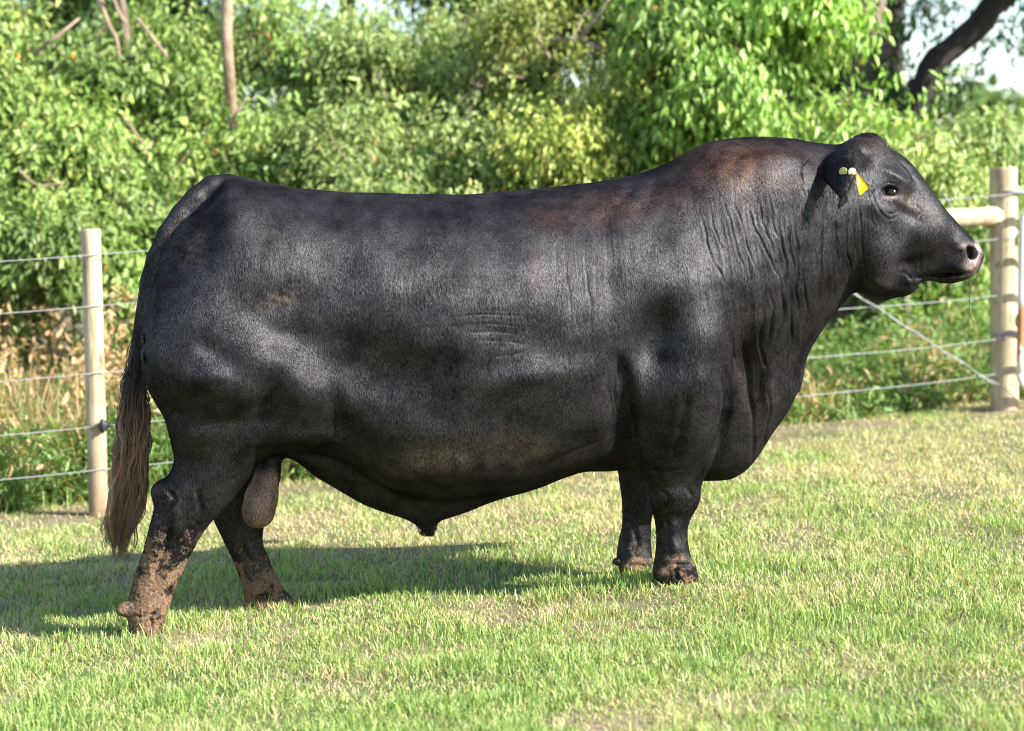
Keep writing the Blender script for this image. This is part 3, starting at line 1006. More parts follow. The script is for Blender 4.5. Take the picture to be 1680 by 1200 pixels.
for h_ in range(1000):
    c_ = clump[h_ % NCL]
    s0 = np.clip(c_[0] + rng.normal() * .022, 0, 1)
    y0 = rng.uniform(520, 700)
    y1 = 932 - (1 - c_[4]) * 330 - rng.uniform(0, 18)
    if y1 < y0 + 60: continue
    yy = np.linspace(y0, y1, 22)
    g = (yy - y0) / (y1 - y0)
    l = np.interp(yy, LE[:, 0], LE[:, 1]); r = np.interp(yy, RE[:, 0], RE[:, 1])
    core = np.interp(yy, [500, 580, 640], [231, 223, 221]) + rng.normal() * 4
    w_ = np.clip((yy - y0) / 90, 0, 1); w_ = w_ * w_ * (3 - 2 * w_)
    xx = core * (1 - w_) + (l + (r - l) * s0) * w_
    xx = xx + (np.sin(yy * .045 * c_[3] / 8 + c_[2]) * (2 + 6 * g) + 2.2 * np.sin(yy * .11 + c_[2] * 3)) * w_ + rng.normal() * 1.2 * g * 2
    latp = 18 + (c_[1] * .55 + rng.normal() * 4) * w_ + np.cos(g * c_[3] * .9 + c_[2]) * 3 * w_
    P = bw(np.stack([B(xx, yy, latp / S)[:, 0], latp / S, B(xx, yy, latp / S)[:, 2]], -1))
    rad = .0013 * (1 - g**3 * .8)
    v_, q_, t_ = tube(P, rad, 3, cap=False)
    parts.append((v_, q_, t_)); along.append(np.repeat((yy - 500) / 418, 3)); rn.append(np.full(len(v_), np.clip(.65 * ((h_ % NCL) * .618 % 1) + .35 * rng.uniform(), 0, 1)))
V_, Fc = join(parts)
tsw = mesh_obj("tail_switch", V_, Fc[0], m_hair, bull, attrs={"along": np.concatenate(along), "rnd": np.concatenate(rn)})
tsw["label"] = "long wavy brown hair at the end of the tail"
# tuft at the sheath
parts = []; along = []
for h_ in range(160):
    x_ = rng.normal() * 8; l_ = rng.normal() * 7
    P = np.array([bw(B(702 + x_ * (1 - .4 * t) + rng.normal() * .4 + 3 * t * rng.uniform(-1, 1), 858 + 22 * t * rng.uniform(.8, 1.05), l_ * (1 - .5 * t) / S)) for t in np.linspace(0, 1, 5)])
    v_, q_, t_ = tube(P, .0011, 3, cap=False)
    parts.append((v_, q_, t_)); along.append(np.full(len(v_), .02))
V_, Fc = join(parts)
mesh_obj("hair_tuft", V_, Fc[0], m_hair, bull, attrs={"along": np.concatenate(along), "rnd": np.zeros(len(V_))})
# ear fringe, poll hair, whiskers, belly line hairs
parts = []
def hairs(n, region, length, dirv, spread, rad):
    idx = np.where(region)[0]
    if len(idx) == 0: return
    for i in rng.choice(idx, n):
        nn = PN[i] @ np.stack([BX, BN, BZ])
        d0 = nn * .5 + np.asarray(dirv) + rng.normal(size=3) * spread
        d0 /= np.linalg.norm(d0)
        L0 = length * rng.uniform(.5, 1.2)
        t = np.linspace(0, 1, 4)[:, None]
        P = BP[i] + d0 * L0 * t + np.array([0, 0, -.35 * L0]) * t**2
        parts.append(tube(P, rad * (1 - .8 * t[:, 0]), 3, cap=False))
earm = (PX > 1345) & (PX < 1412) & (PY > 246) & (PY < 335) & (LAT > .20)
hairs(420, earm & (PX > 1392), .022, -BX * .1 + BZ * -.3, .5, .0006)
hairs(260, earm & (PY > 305), .022, -BZ * .8, .4, .0006)
hairs(700, (PX > 1385) & (PX < 1470) & (PY > 216) & (PY < 262), .018, BX * .6 - BZ * .2, .45, .0006)
hairs(30, (PX > 1560) & (PY > 438) & (PY < 466), .035, BX * .3 - BZ * .5, .4, .0005)
hairs(500, (PY > 760) & (PX > 470) & (PX < 1000) & (np.abs(LAT) < .08), .022, -BZ * .6 - BX * .3, .4, .0006)
hairs(260, (PX > 236) & (PX < 300) & (PY > 830) & (PY < 1000), .012, -BZ * .4 - BX * .4, .5, .0007)
V_, Fc = join(parts)
mesh_obj("loose_hair", V_, Fc[0], m_hair, bull, attrs={"along": np.zeros(len(V_)) + .05, "rnd": np.zeros(len(V_))})
# drool strand from the mouth
m_drool = plain("wet_grass_strand", (.10, .12, .05), .3)
parts = []
for (x, y, l, ln, sw, rr) in ((1587, 453, 14, 84, 10, .0016), (1589, 452, 10, 40, 6, .0012), (1585, 456, 18, 30, -3, .001), (1591, 448, 16, 26, 8, .0009)):
    t = np.linspace(0, 1, 14)
    P = bw(B(x + sw * t + 3 * np.sin(t * 7), y + ln * t, l / S))
    parts.append(tube(P, rr, 4, cap=False))
V_, Fc = join(parts)
mesh_obj("drool_strand", V_, Fc[0], m_drool, bull)

# ------------------------------------------------------------------ ground
m_gr, nt, bs, out = new_mat("pasture_soil")
co = objcoord(nt)
c1 = ramp(nt, noise_tex(nt, 1.6, 5, .6, co), [(.35, (.10, .13, .035)), (.5, (.26, .21, .12)), (.62, (.40, .28, .19))])
c2 = mixc(nt, mth(nt, 'MULTIPLY', noise_tex(nt, 60, 4, .7, co), .7), c1, (.05, .045, .02))
nt.links.new(c2, bs.inputs["Base Color"]); bs.inputs["Roughness"].default_value = .95
bp = nt.nodes.new("ShaderNodeBump"); bp.inputs["Strength"].default_value = .6; bp.inputs["Distance"].default_value = .02
nt.links.new(noise_tex(nt, 40, 5, .7, co), bp.inputs["Height"]); nt.links.new(bp.outputs[0], bs.inputs["Normal"])
gxs = np.concatenate([[-900, -300, -100, -30, -14, -8], np.linspace(-5, 5, 84), [8, 14, 30, 100, 300, 900]])
gys = np.concatenate([[-900, -200, -40, -10, 0], np.linspace(3, 16, 110), [24, 40, 100, 300, 1200]])
GX, GY = np.meshgrid(gxs, gys, indexing='ij')
FEET = [(bw(B(1110, 952, .16)), 0), (bw(B(1046, 950, -.15)), 0), (bw(B(242, 1040, .148)), 0), (bw(B(450, 1002, -.148)), 0)]
def gz_at(x, y):
    z = SLOPE * np.clip(x, -14, 14)
    for (fp, _) in FEET:
        z = z + (fp[2] + .006 - SLOPE * fp[0]) * np.exp(-((x - fp[0]) / .30)**2 - ((y - fp[1]) / .22)**2)
    return z + .008 * np.sin(x * 3.1 + 1) * np.sin(y * 2.7)
V_ = np.stack([GX, GY, gz_at(GX, GY)], -1).reshape(-1, 3)
ny_ = len(gys); I, J = np.meshgrid(np.arange(len(gxs) - 1), np.arange(ny_ - 1), indexing='ij')
b_ = (I * ny_ + J).ravel()
tag(mesh_obj("ground", V_, np.stack([b_, b_ + ny_, b_ + ny_ + 1, b_ + 1], -1), m_gr), kind="structure")

# ------------------------------------------------------------------ wire fence and gate
m_post = plain("weathered_post_wood", (.50, .42, .29), .8)
nt = m_post.node_tree; bs = nt.nodes["Principled BSDF"]
co = objcoord(nt, (1, 1, .06))
g1 = noise_tex(nt, 55, 5, .65, co)
c_ = ramp(nt, g1, [(.28, (.26, .19, .11)), (.45, (.46, .38, .25)), (.75, (.60, .52, .38))])
knot = ramp(nt, noise_tex(nt, 14, 3, .6, objcoord(nt, (1, 1, .6))), [(.62, (1, 1, 1)), (.72, (.5, .42, .33))])
c_ = mixc(nt, 1.0, c_, knot, 'MULTIPLY')
sep = nt.nodes.new("ShaderNodeSeparateXYZ"); gp = nt.nodes.new("ShaderNodeNewGeometry"); nt.links.new(gp.outputs["Position"], sep.inputs[0])
crk = ramp(nt, noise_tex(nt, 120, 4, .6, objcoord(nt, (1, 1, .035))), [(.60, (1, 1, 1)), (.68, (.32, .26, .20))])
c_ = mixc(nt, 1.0, c_, crk, 'MULTIPLY')
stn = ramp(nt, noise_tex(nt, 7, 5, .7, objcoord(nt, (1, 1, .4))), [(.42, (1, 1, 1)), (.7, (.62, .56, .50))])
c_ = mixc(nt, 1.0, c_, stn, 'MULTIPLY')
low_ = mth(nt, 'SUBTRACT', .28, sep.outputs[2]); low_ = mth(nt, 'MULTIPLY', low_, 2.2, True)
c_ = mixc(nt, low_, c_, (.24, .15, .10))
nt.links.new(c_, bs.inputs["Base Color"])
bp = nt.nodes.new("ShaderNodeBump"); bp.inputs["Strength"].default_value = .7; bp.inputs["Distance"].default_value = .004
nt.links.new(g1, bp.inputs["Height"]); nt.links.new(bp.outputs[0], bs.inputs["Normal"])
m_wire = plain("galvanised_wire", (.30, .31, .32), .6, metal=.3)
m_black = plain("black_plastic", (.015, .015, .016), .5)
m_white = plain("white_gate_paint", (.72, .70, .66), .4)
nt = m_white.node_tree; bs = nt.nodes["Principled BSDF"]
sz = nt.nodes.new("ShaderNodeSeparateXYZ"); gz2 = nt.nodes.new("ShaderNodeNewGeometry"); nt.links.new(gz2.outputs["Position"], sz.inputs[0])
band = mth(nt, 'SUBTRACT', 1.0, mth(nt, 'MULTIPLY', mth(nt, 'ABSOLUTE', mth(nt, 'SUBTRACT', sz.outputs[2], .62)), 4.5))
rs = ramp(nt, mth(nt, 'ADD', noise_tex(nt, 11, 4, .6, objcoord(nt, (1, 1, .5))), mth(nt, 'MULTIPLY', band, .35)), [(.60, (.72, .70, .66)), (.68, (.36, .17, .08))])
nt.links.new(rs, bs.inputs["Base Color"])

GA = ground_at(162, 843); GB = ground_at(1648, 672)
fdir = (GB - GA); flen = np.linalg.norm(fdir[:2]); fdir = fdir / np.linalg.norm(fdir)
def fence_pt(t, h):
    p = GA + (GB - GA) * t
    p = p.copy(); p[2] = gz_at(p[0], p[1]) + h
    return p
fence = tag(empty("wire_fence", GA), "five strand wire fence on pale wooden posts behind the bull", "fence")
def post(base, r, h, lean=(0, 0)):
    zs = np.concatenate([[-.25], np.linspace(0, h - .012, 14), [h - .004, h]])
    P = np.array([[base[0] + lean[0] * z, base[1] + lean[1] * z, base[2] + z] for z in zs])
    rr = np.full(len(zs), r) * (1 + .012 * rng.normal(size=len(zs))); rr[-1] = r * .93; rr[-2] = r * .985; rr[0] = r
    return join([tube(P, rr, 26)])
V_, Fc = post(GA, .0445, 1.30, (-.012, 0)); po1 = mesh_obj("post", V_, Fc, m_post, fence); po1["label"] = "slim pale round fence post"
V_, Fc = post(GB, .077, 1.335, (-.025, 0)); po2 = mesh_obj("post", V_, Fc, m_post, fence); po2["label"] = "thick round corner post by the gate"
tb = .655
GC = fence_pt(tb, 0)
V_, Fc = post(GC, .07, 1.25); mesh_obj("post", V_, Fc, m_post, fence)
# brace rail
side = np.array([-fdir[1], fdir[0], 0.0])
ra = fence_pt(tb, 1.09); rb = fence_pt(1, 1.085)
P = ra + (rb - ra) * np.linspace(0.02, .985, 12)[:, None]; P[:, 2] += .01 * np.sin(np.linspace(0, 5, 12))
V_, Fc = join([tube(P, .052 * (1 + .04 * rng.normal(size=12)), 18)]); mesh_obj("brace_rail", V_, Fc, m_post, fence)
HW = [1.19, .955, .65, .41, .215]
front = -side * 1.0 if (-side)[1] < 0 else side
for k, h in enumerate(HW):
    ts = np.linspace(-.9, 1.0, 60)
    P = np.array([fence_pt(t, h - .012 * abs(math.sin(t * math.pi)) + .004 * math.sin(9 * t + k)) for t in ts]) + front * (.047 + .03 * np.clip(ts, 0, 1))[:, None]
    V_, Fc = join([tube(P, .0024, 6)]); mesh_obj("wire", V_, Fc, m_wire, fence)
# loops of wire tied round the corner post, spiral ends
for h in (1.19, .41):
    a_ = np.linspace(0, 2 * np.pi * 2, 50)
    P = fence_pt(1, h) + np.stack([np.cos(a_) * .083, np.sin(a_) * .083, .004 * a_ / 3], -1)
    V_, Fc = join([tube(P, .005, 5)]); mesh_obj("wire_tie", V_, Fc, m_wire, po2)
# diagonal brace wires, twisted pair
for o_, e_ in ((0, 0), (.03, -.06)):
    a0 = fence_pt(tb, 1.15) + front * .09; b0 = fence_pt(1, .08 + o_ * 2) + front * (.09 + o_) + np.array([e_ * 2, 0, 0])
    t = np.linspace(0, 1, 60)
    P = a0 + (b0 - a0) * t[:, None]; P[:, 2] += .010 * np.sin(t * 42 + o_ * 90) * .5
    V_, Fc = join([tube(P, .003, 5)]); mesh_obj("brace_wire", V_, Fc, m_wire, fence)
# slack wire hanging by the rail
t = np.linspace(0, 1, 16)
pA = at(1546, 316, 11.75); pB = at(1563, 372, 11.7)
P = pA + (pB - pA) * t[:, None]; P[:, 0] += .03 * np.sin(t * 3.1)
V_, Fc = join([tube(P, .004, 5)]); mesh_obj("loose_wire", V_, Fc, m_wire, fence)
# black insulators
def insulator(c, parent, sgn=1):
    ax_ = np.stack([np.array([1, 0, 0]), np.array([0, 1, 0]), np.array([0, 0, 1])])
    a = ellipsoid(c, (.024, .022, .026), ax_, 14, 8)
    b = ellipsoid(c + np.array([0, -.02, 0]), (.016, .016, .034), ax_, 12, 8)
    d = ellipsoid(c + np.array([sgn * .022, 0, .0]), (.022, .012, .010), ax_, 12, 8)
    V_, Fc = join([a, b, d]); mesh_obj("insulator", V_, Fc, m_black, parent)
insulator(fence_pt(0, .415) + front * .05 + np.array([.02, -.01, 0]), po1)
insulator(fence_pt(1, .96) + np.array([.075, -.05, 0]), po2, 1)
insulator(fence_pt(1, .52) + np.array([.082, -.05, 0]), po2, 1)

# tube gate, hinged beyond the corner post
GT = ground_at(1672, 676)
gate = tag(empty("tube_gate", GT), "white tubular gate with rusty patches at the right edge beside the corner post", "gate")
gd = np.array([math.cos(.25), math.sin(.25), SLOPE])
def gp_(a, h): return GT + gd * a + np.array([0, 0, h])
W_, Hh, R_ = 2.6, 1.12, .09
arc = lambda cx, cz, a0, a1: [(cx + R_ * math.cos(a), cz + R_ * math.sin(a)) for a in np.linspace(a0, a1, 8)]
loop = [(0, .12 + R_)] + [(0, z) for z in np.linspace(.3, Hh - R_ - .05, 6)] + arc(R_, Hh - R_, math.pi, math.pi / 2) + [(x, Hh) for x in np.linspace(.4, W_ - .4, 5)] + arc(W_ - R_, Hh - R_, math.pi / 2, 0) \
    + [(W_, z) for z in np.linspace(Hh - .4, .4, 4)] + arc(W_ - R_, .12 + R_, 0, -math.pi / 2) + [(x, .12) for x in np.linspace(W_ - .4, .4, 5)] + arc(R_, .12 + R_, -math.pi / 2, -math.pi)
V_, Fc = join([tube(np.array([gp_(a, h) for a, h in loop]), .021, 12)]); mesh_obj("gate_frame", V_, Fc, m_white, gate)
for h in (.30, .50, .70, .90):
    V_, Fc = join([tube(np.array([gp_(.01, h), gp_(W_ / 2, h), gp_(W_ - .01, h)]), .017, 10)]); mesh_obj("rail", V_, Fc, m_white, gate)

# ------------------------------------------------------------------ grass and weeds
def leafy_mat(name, rough=.5, trans=.45, spec=.35, hv=.0):
    m, nt, bs, out = new_mat(name)
    L = nt.links
    c = attr(nt, "tint", "Color")
    n_ = noise_tex(nt, 90, 2, .5, objcoord(nt))
    hs = nt.nodes.new("ShaderNodeHueSaturation")
    L.new(c, hs.inputs["Color"])
    L.new(mth(nt, 'ADD', mth(nt, 'MULTIPLY', n_, .5), .75), hs.inputs["Value"])
    L.new(hs.outputs[0], bs.inputs["Base Color"])
    bs.inputs["Roughness"].default_value = rough
    bs.inputs["Specular IOR Level"].default_value = spec
    tr = nt.nodes.new("ShaderNodeBsdfTranslucent")
    tc = mixc(nt, 1.0, hs.outputs[0], (1.15, 1.25, .55), 'MULTIPLY')
    L.new(tc, tr.inputs[0])
    mx = nt.nodes.new("ShaderNodeMixShader"); mx.inputs[0].default_value = trans
    L.new(bs.outputs[0], mx.inputs[1]); L.new(tr.outputs[0], mx.inputs[2])
    L.new(mx.outputs[0], out.inputs[0])
    return m


def blades(X, Y, Z, H, Wd, bend, col, seed):
    """grass blades: 3 stacked segments each"""
    n = len(X); r = np.random.default_rng(seed)
    a = r.uniform(0, 2 * np.pi, n); d = np.stack([np.cos(a), np.sin(a), np.zeros(n)], -1)
    fa = a + np.pi / 2 + r.normal(0, .6, n); w = np.stack([np.cos(fa), np.sin(fa), np.zeros(n)], -1)
    base = np.stack([X, Y, Z], -1); up = np.array([0, 0, 1.0])
    lean = bend * r.uniform(.3, 1.3, n)
    pts = []
    for t, ww in ((0, 1.0), (.4, .9), (.75, .6), (1, 0)):
        c = base + up * (H * (t - .35 * lean * t * t))[:, None] + d * (H * lean * (t ** 1.7))[:, None]
        if ww > 0:
            pts += [c - w * (Wd * ww / 2)[:, None], c + w * (Wd * ww / 2)[:, None]]
        else: pts += [c]
    V = np.stack(pts, 1)
    k = np.arange(n)[:, None] * 7
    Q = np.concatenate([k + [0, 1, 3, 2], k + [2, 3, 5, 4]]); T = k + [4, 5, 6]
    return V.reshape(-1, 3), [Q, T], np.repeat(col, 7, 0)


m_grass = leafy_mat("grass_blades", .45, .35)
def px_of(x, y):
    return project(np.stack([x, y, gz_at(x, y)], -1))
def sample_ground(n, y0, y1, power, margin=.9):
    u = rng.uniform(0, 1, n)
    y = (y0**(1 - power) + u * (y1**(1 - power) - y0**(1 - power)))**(1 / (1 - power))
    x = rng.uniform(-1, 1, n) * (y * .262 + margin)
    return x, y
def fence_y(x):
    return GA[1] + (x - GA[0]) * (GB[1] - GA[1]) / (GB[0] - GA[0])
NG = 520000
x, y = sample_ground(NG, 4.3, 12.6, 1.3)
k = y < fence_y(x) + .45 + .15 * np.sin(x * 5)
x, y = x[k], y[k]
dens = .55 * value_noise(x, y, .10, 1) + .45 * value_noise(x, y, .35, 2)
fd = fence_y(x) - y
bare = np.exp(-((fd - .02) / .34)**2) * (value_noise(x, y, .45, 3) > .30)
spot = (value_noise(x, y, .22, 4) > .82)
keep = rng.uniform(0, 1, len(x)) < np.clip(.05 + 1.5 * dens, 0, 1) * (1 - .88 * bare) * (1 - .4 * spot)
x, y = x[keep], y[keep]
patch = .6 * value_noise(x, y, .45, 5) + .4 * value_noise(x, y, .12, 6)
dryness = np.clip(.31 + 1.2 * (patch - .42) + .14 * np.clip(y - 6.0, 0, 3.0), .08, .9)
r_ = rng.uniform(0, 1, len(x))
dry = r_ < dryness
n = len(x)
g0 = np.array([.24, .37, .095]); g1 = np.array([.45, .54, .19]); g2 = np.array([.09, .20, .045])
s0 = np.array([.66, .60, .36]); s1 = np.array([.48, .40, .22])
t_ = rng.uniform(0, 1, (n, 1)); t2 = rng.uniform(0, 1, (n, 1))
green = g0 * (1 - t_) + g1 * t_; green = np.where(t2 < .22, g2, green)
straw = s0 * (1 - t_) + s1 * t_
colg = np.where(dry[:, None], straw, green) * (.85 + .3 * rng.uniform(0, 1, (n, 1)))
H = rng.uniform(.018, .046, n) * (.45 + 1.1 * value_noise(x, y, .16, 8)) * np.where(dry, .8, 1.0)
tall = rng.uniform(0, 1, n) < .012; H = np.where(tall, H * 1.7, H)
Wd = (.0022 + .0016 * rng.uniform(0, 1, n)) * (1 + np.clip(y - 5.5, 0, 6) * .10)
bend = np.where(dry, .95, .55) + .2 * rng.normal(size=n)
V_, Fc, C_ = blades(x, y, gz_at(x, y) - .003, H, Wd, np.clip(bend, .1, 1.4), colg, 11)
tag(mesh_obj("grass", V_, Fc, m_grass, smooth=False, colors={"tint": C_}), kind="stuff")

# tall weeds behind the fence
m_weed = leafy_mat("weed_blades", .5, .4)
NW = 150000
y = rng.uniform(8.3, 15.0, NW); x = rng.uniform(-1, 1, NW) * (y * .262 + .8)
fd = y - fence_y(x)
k = (fd > .34) & (fd < 5.2)
x, y, fd = x[k], y[k], fd[k]
dn = .5 * value_noise(x, y, .18, 21) + .5 * value_noise(x, y, .6, 22)
k = rng.uniform(0, 1, len(x)) < np.clip(dn * 1.6 - .15, .05, 1) * np.clip(fd / .5, .25, 1)
x, y, fd = x[k], y[k], fd[k]
n = len(x)
leftness = np.clip((-x + .6) / 2.0, 0, 1)
H = (.16 + .44 * value_noise(x, y, .35, 23)) * np.clip(.35 + fd * .8, .35, 1.25) * (.75 + .45 * leftness) * rng.uniform(.5, 1.1, n)
dry = rng.uniform(0, 1, n) < np.clip(.22 + .9 * (value_noise(x, y, .55, 24) - .45) + .35 * leftness * (fd > .8), .06, .85)
t_ = rng.uniform(0, 1, (n, 1))
wg = np.array([.13, .24, .07]) * (1 - t_) + np.array([.30, .40, .16]) * t_
ws = np.array([.58, .42, .24]) * (1 - t_) + np.array([.42, .30, .17]) * t_
colw = np.where(dry[:, None], ws, wg)
V_, Fc, C_ = blades(x, y, gz_at(x, y) - .01, H, rng.uniform(.006, .014, n), np.clip(.8 + .4 * rng.normal(size=n), .1, 1.6), colw, 12)
tag(mesh_obj("tall_weeds", V_, Fc, m_weed, smooth=False, colors={"tint": C_}), kind="stuff")


# ------------------------------------------------------------------ leaves
def leaves(base, tipd, nrm, Ln, Wr, col):
    n = len(base)
    tipd = tipd / (np.linalg.norm(tipd, axis=1, keepdims=True) + 1e-9)
    s = np.cross(tipd, nrm); s /= np.linalg.norm(s, axis=1, keepdims=True) + 1e-9
    nn = np.cross(s, tipd)
    L_ = Ln[:, None]; W_ = (Ln * Wr)[:, None]
    def p(t, u, h): return base + tipd * L_ * t + s * W_ * u + nn * L_ * h
    V = np.stack([p(0, 0, 0), p(.32, -.5, .07), p(.30, 0, -.01), p(.32, .5, .07), p(.72, -.33, .02), p(.72, 0, -.05), p(.72, .33, .02), p(1, 0, -.14)], 1)
    k = np.arange(n)[:, None] * 8
    T = np.concatenate([k + [0, 2, 1], k + [0, 3, 2], k + [4, 5, 7], k + [5, 6, 7]])
    Q = np.concatenate([k + [1, 2, 5, 4], k + [2, 3, 6, 5]])
    return V.reshape(-1, 3), [Q, T], np.repeat(col, 8, 0)


m_leaf = leafy_mat("tree_leaves", .42, .23, .4)
r = np.random.default_rng(33)
NB = 110000
y = r.uniform(8.3, 14.5, NB); x = r.uniform(-1, 1, NB) * (y * .262 + .8); fd = y - fence_y(x)
k = (fd > .3) & (fd < 5.2); x, y, fd = x[k], y[k], fd[k]
hh = (.10 + .75 * value_noise(x, y, .3, 61)) * np.clip(.4 + fd * .5, .4, 1.2) * (.7 + .5 * np.clip((-x + .6) / 2, 0, 1))
zz_ = gz_at(x, y) + hh * r.uniform(.15, 1, len(x))
dr = (value_noise(x, y + zz_ * .8, .4, 62) * .6 + .45 * r.uniform(0, 1, len(x)) + .42 * (zz_ > .28) * (x < -.6)) > .74
t2 = r.uniform(0, 1, (len(x), 1))
cw = np.where(dr[:, None], np.array([.60, .42, .24]) * (1 - t2) + np.array([.40, .27, .15]) * t2, np.array([.12, .23, .06]) * (1 - t2) + np.array([.26, .38, .13]) * t2)
V_, Fc, C_ = leaves(np.stack([x, y, zz_], -1), r.normal(size=(len(x), 3)) + [0, 0, -.5 + 0], r.normal(size=(len(x), 3)) + [.3, -.5, .5], r.uniform(.03, .085, len(x)), .32, cw)
tag(mesh_obj("weed_tangle", V_, Fc, m_weed, smooth=False, colors={"tint": C_}), kind="stuff")
m_bark = plain("grey_brown_bark", (.17, .13, .10), .9, ns=14, lo=.55, hi=1.3)
m_bark_shaded = plain("shaded_bark", (.028, .022, .019), .9, ns=14, lo=.55, hi=1.3)  # second bark: shade on the leaning trunk put into its colour
m_bark_pale = plain("pale_bark", (.30, .22, .15), .9, ns=14, lo=.6, hi=1.25)
for m in (m_bark, m_bark_shaded, m_bark_pale):
    nt = m.node_tree; bp = nt.nodes.new("ShaderNodeBump"); bp.inputs["Strength"].default_value = .8; bp.inputs["Distance"].default_value = .02
    nt.links.new(noise_tex(nt, 28, 5, .65, objcoord(nt, (1, 1, .25))), bp.inputs["Height"]); nt.links.new(bp.outputs[0], nt.nodes["Principled BSDF"].inputs["Normal"])


def px3(px, py, Y):
    return at(px, py, Y)


def crown(name, parent, lobes, nclump, leaf, cols, per=16, seed=1, hang=.9, gap=.30, spread=.15, wr=.36, yellow=.0, noisy=.55, hole=-.10):
    """lobes: (px,py,Y, half width px, half height px, half depth m)"""
    r = np.random.default_rng(seed)
    Bs, Ds, Ns, Ls, Cs = [], [], [], [], []
    vol = np.array([l[3] * l[4] for l in lobes], float); vol /= vol.sum()
    twigs = []
    for li, l in enumerate(lobes):
        c = px3(l[0], l[1], l[2]); sc = l[2] / F
        R = np.array([l[3] * sc, l[5] * 1.5, l[4] * sc]); c = c + np.array([0, l[5] * .4, 0])
        m = int(nclump * vol[li] * 1.35)
        nb = max(4, int(R[0] * R[2] * 19 * (1 - gap * .3)))
        bd = r.normal(size=(nb, 3)); bd[:, 1] = -np.abs(bd[:, 1]) * np.where(r.uniform(size=nb) < .75, 1, -1)
        bd /= np.linalg.norm(bd, axis=1, keepdims=True)
        bc = c + bd * R * (r.uniform(.3, 1.0, nb) ** .5)[:, None]
        br = r.uniform(.11, .28, nb)
        which = r.choice(nb, m, p=br**2 / (br**2).sum())
        dd_ = r.normal(size=(m, 3)); dd_ /= np.linalg.norm(dd_, axis=1, keepdims=True)
        dd_[:, 2] = np.where(dd_[:, 2] < -.3, -dd_[:, 2] * .5, dd_[:, 2])
        p = bc[which] + dd_ * (br[which] * r.uniform(.45, 1.0, m))[:, None] * np.array([1.25, 1.0, .75])
        fill = r.uniform(size=m) < .07
        rd = r.normal(size=(m, 3)); rd /= np.linalg.norm(rd, axis=1, keepdims=True)
        p = np.where(fill[:, None], c + rd * R * (r.uniform(0, 1, m)**.4)[:, None], p)
        d = dd_ * .7 + bd[which] * .5
        nz = np.array([mnoise.noise(Vector((q[0] * 2.6 + seed * 7.3, q[1] * 1.3, q[2] * 3.2))) + .45 * mnoise.noise(Vector((q[0] * 7 + seed, q[1] * 3, q[2] * 8))) for q in p])
        ok = (p[:, 2] > gz_at(p[:, 0], p[:, 1]) + .12) & (nz > hole)
        p, d = p[ok], d[ok]
        btone = r.uniform(.62, 1.35, nb)[which][ok]
        for q, dd, bt in zip(p, d, btone):
            L_ = spread * r.uniform(.7, 1.5)
            tw = dd * .6 + r.normal(size=3) * .5 + np.array([0, 0, -.55 * hang]); tw /= np.linalg.norm(tw)
            k = max(3, int(per * r.uniform(.6, 1.3)))
            t = r.uniform(0, 1, k)
            b = q + tw * (t * L_ * 2)[:, None] + r.normal(size=(k, 3)) * spread * .28
            dn = tw * .5 + r.normal(size=(k, 3)) * .55 + np.array([0, 0, -hang])
            nm = dd * .7 + np.array([.12, -.22, .5]) + r.normal(size=(k, 3)) * .7
            base = cols[0] if r.uniform() > yellow else cols[2]
            t2 = np.clip(r.uniform() * .6 + r.uniform(0, 1, (k, 1)) * .5, 0, 1)
            Bs.append(b); Ds.append(dn); Ns.append(nm); Ls.append(leaf * .80 * r.uniform(.5, 1.3, k))
            cc_ = (np.array(base) * (1 - t2) + np.array(cols[1]) * t2) * bt
            od = r.uniform(0, 1, (k, 1)); cc_ = np.where(od < .004, np.array([.42, .20, .05]), cc_)
            Cs.append(cc_)
            if r.uniform() < .10: twigs.append(tube(np.array([q - tw * .35 * L_ * 2 - dd * .1, q, q + tw * L_ * 1.6 + r.normal(size=3) * .02]), [.006, .004, .002], 4, cap=False))
    V_, Fc, C_ = leaves(np.concatenate(Bs), np.concatenate(Ds), np.concatenate(Ns), np.concatenate(Ls), wr, np.concatenate(Cs))
    if twigs:
        V2, F2 = join(twigs)
        Fc = [Fc[0], Fc[1], F2[0] + len(V_)]
        V_ = np.concatenate([V_, V2]); C_ = np.concatenate([C_, np.tile([.22, .16, .11], (len(V2), 1))])
    return mesh_obj(name, V_, Fc, m_leaf, parent, smooth=False, colors={"tint": C_})


def limb(pts, rpx, m, parent, name="branch", wob=.05, nseg=10):
    """pts in (px,py,Y); radii in px"""
    P = np.array([px3(*p) for p in pts]); Yd = np.array([p[2] for p in pts])
    s_ = np.concatenate([[0], np.cumsum(np.linalg.norm(np.diff(P, axis=0), axis=1))])
    q = np.linspace(0, s_[-1], max(6, 5 * len(pts)))
    PP = np.stack([pchip(s_, P[:, i], q) for i in range(3)], -1)
    rr = pchip(s_, np.array(rpx) * Yd / F, q)
    PP[1:-1] += rng.normal(size=(len(q) - 2, 3)) * rr[1:-1, None] * .10
    V_, Fc = join([tube(PP, rr, nseg, wob=wob)])
    return mesh_obj(name, V_, Fc, m, parent)


def plant(name, label, cat, base_px, Y, group=None):
    p = px3(base_px, 600, Y); p[2] = gz_at(p[0], Y)
    return tag(empty(name, p), label, cat, group), p


def ground_py(px, Y):
    p = px3(px, 600, Y); p[2] = gz_at(p[0], Y)
    return float(project(p)[1])


GRN = ((.13, .22, .045), (.27, .38, .10), (.36, .40, .10))
LIT = ((.19, .29, .08), (.38, .47, .16), (.45, .47, .15))
YEL = ((.19, .28, .045), (.38, .44, .10), (.46, .45, .12))
BRT = ((.15, .29, .045), (.30, .47, .10), (.38, .47, .10))
DRK = ((.028, .070, .018), (.07, .135, .03), (.12, .18, .04))  # very dark greens: shade among the rear trees put into leaf colour

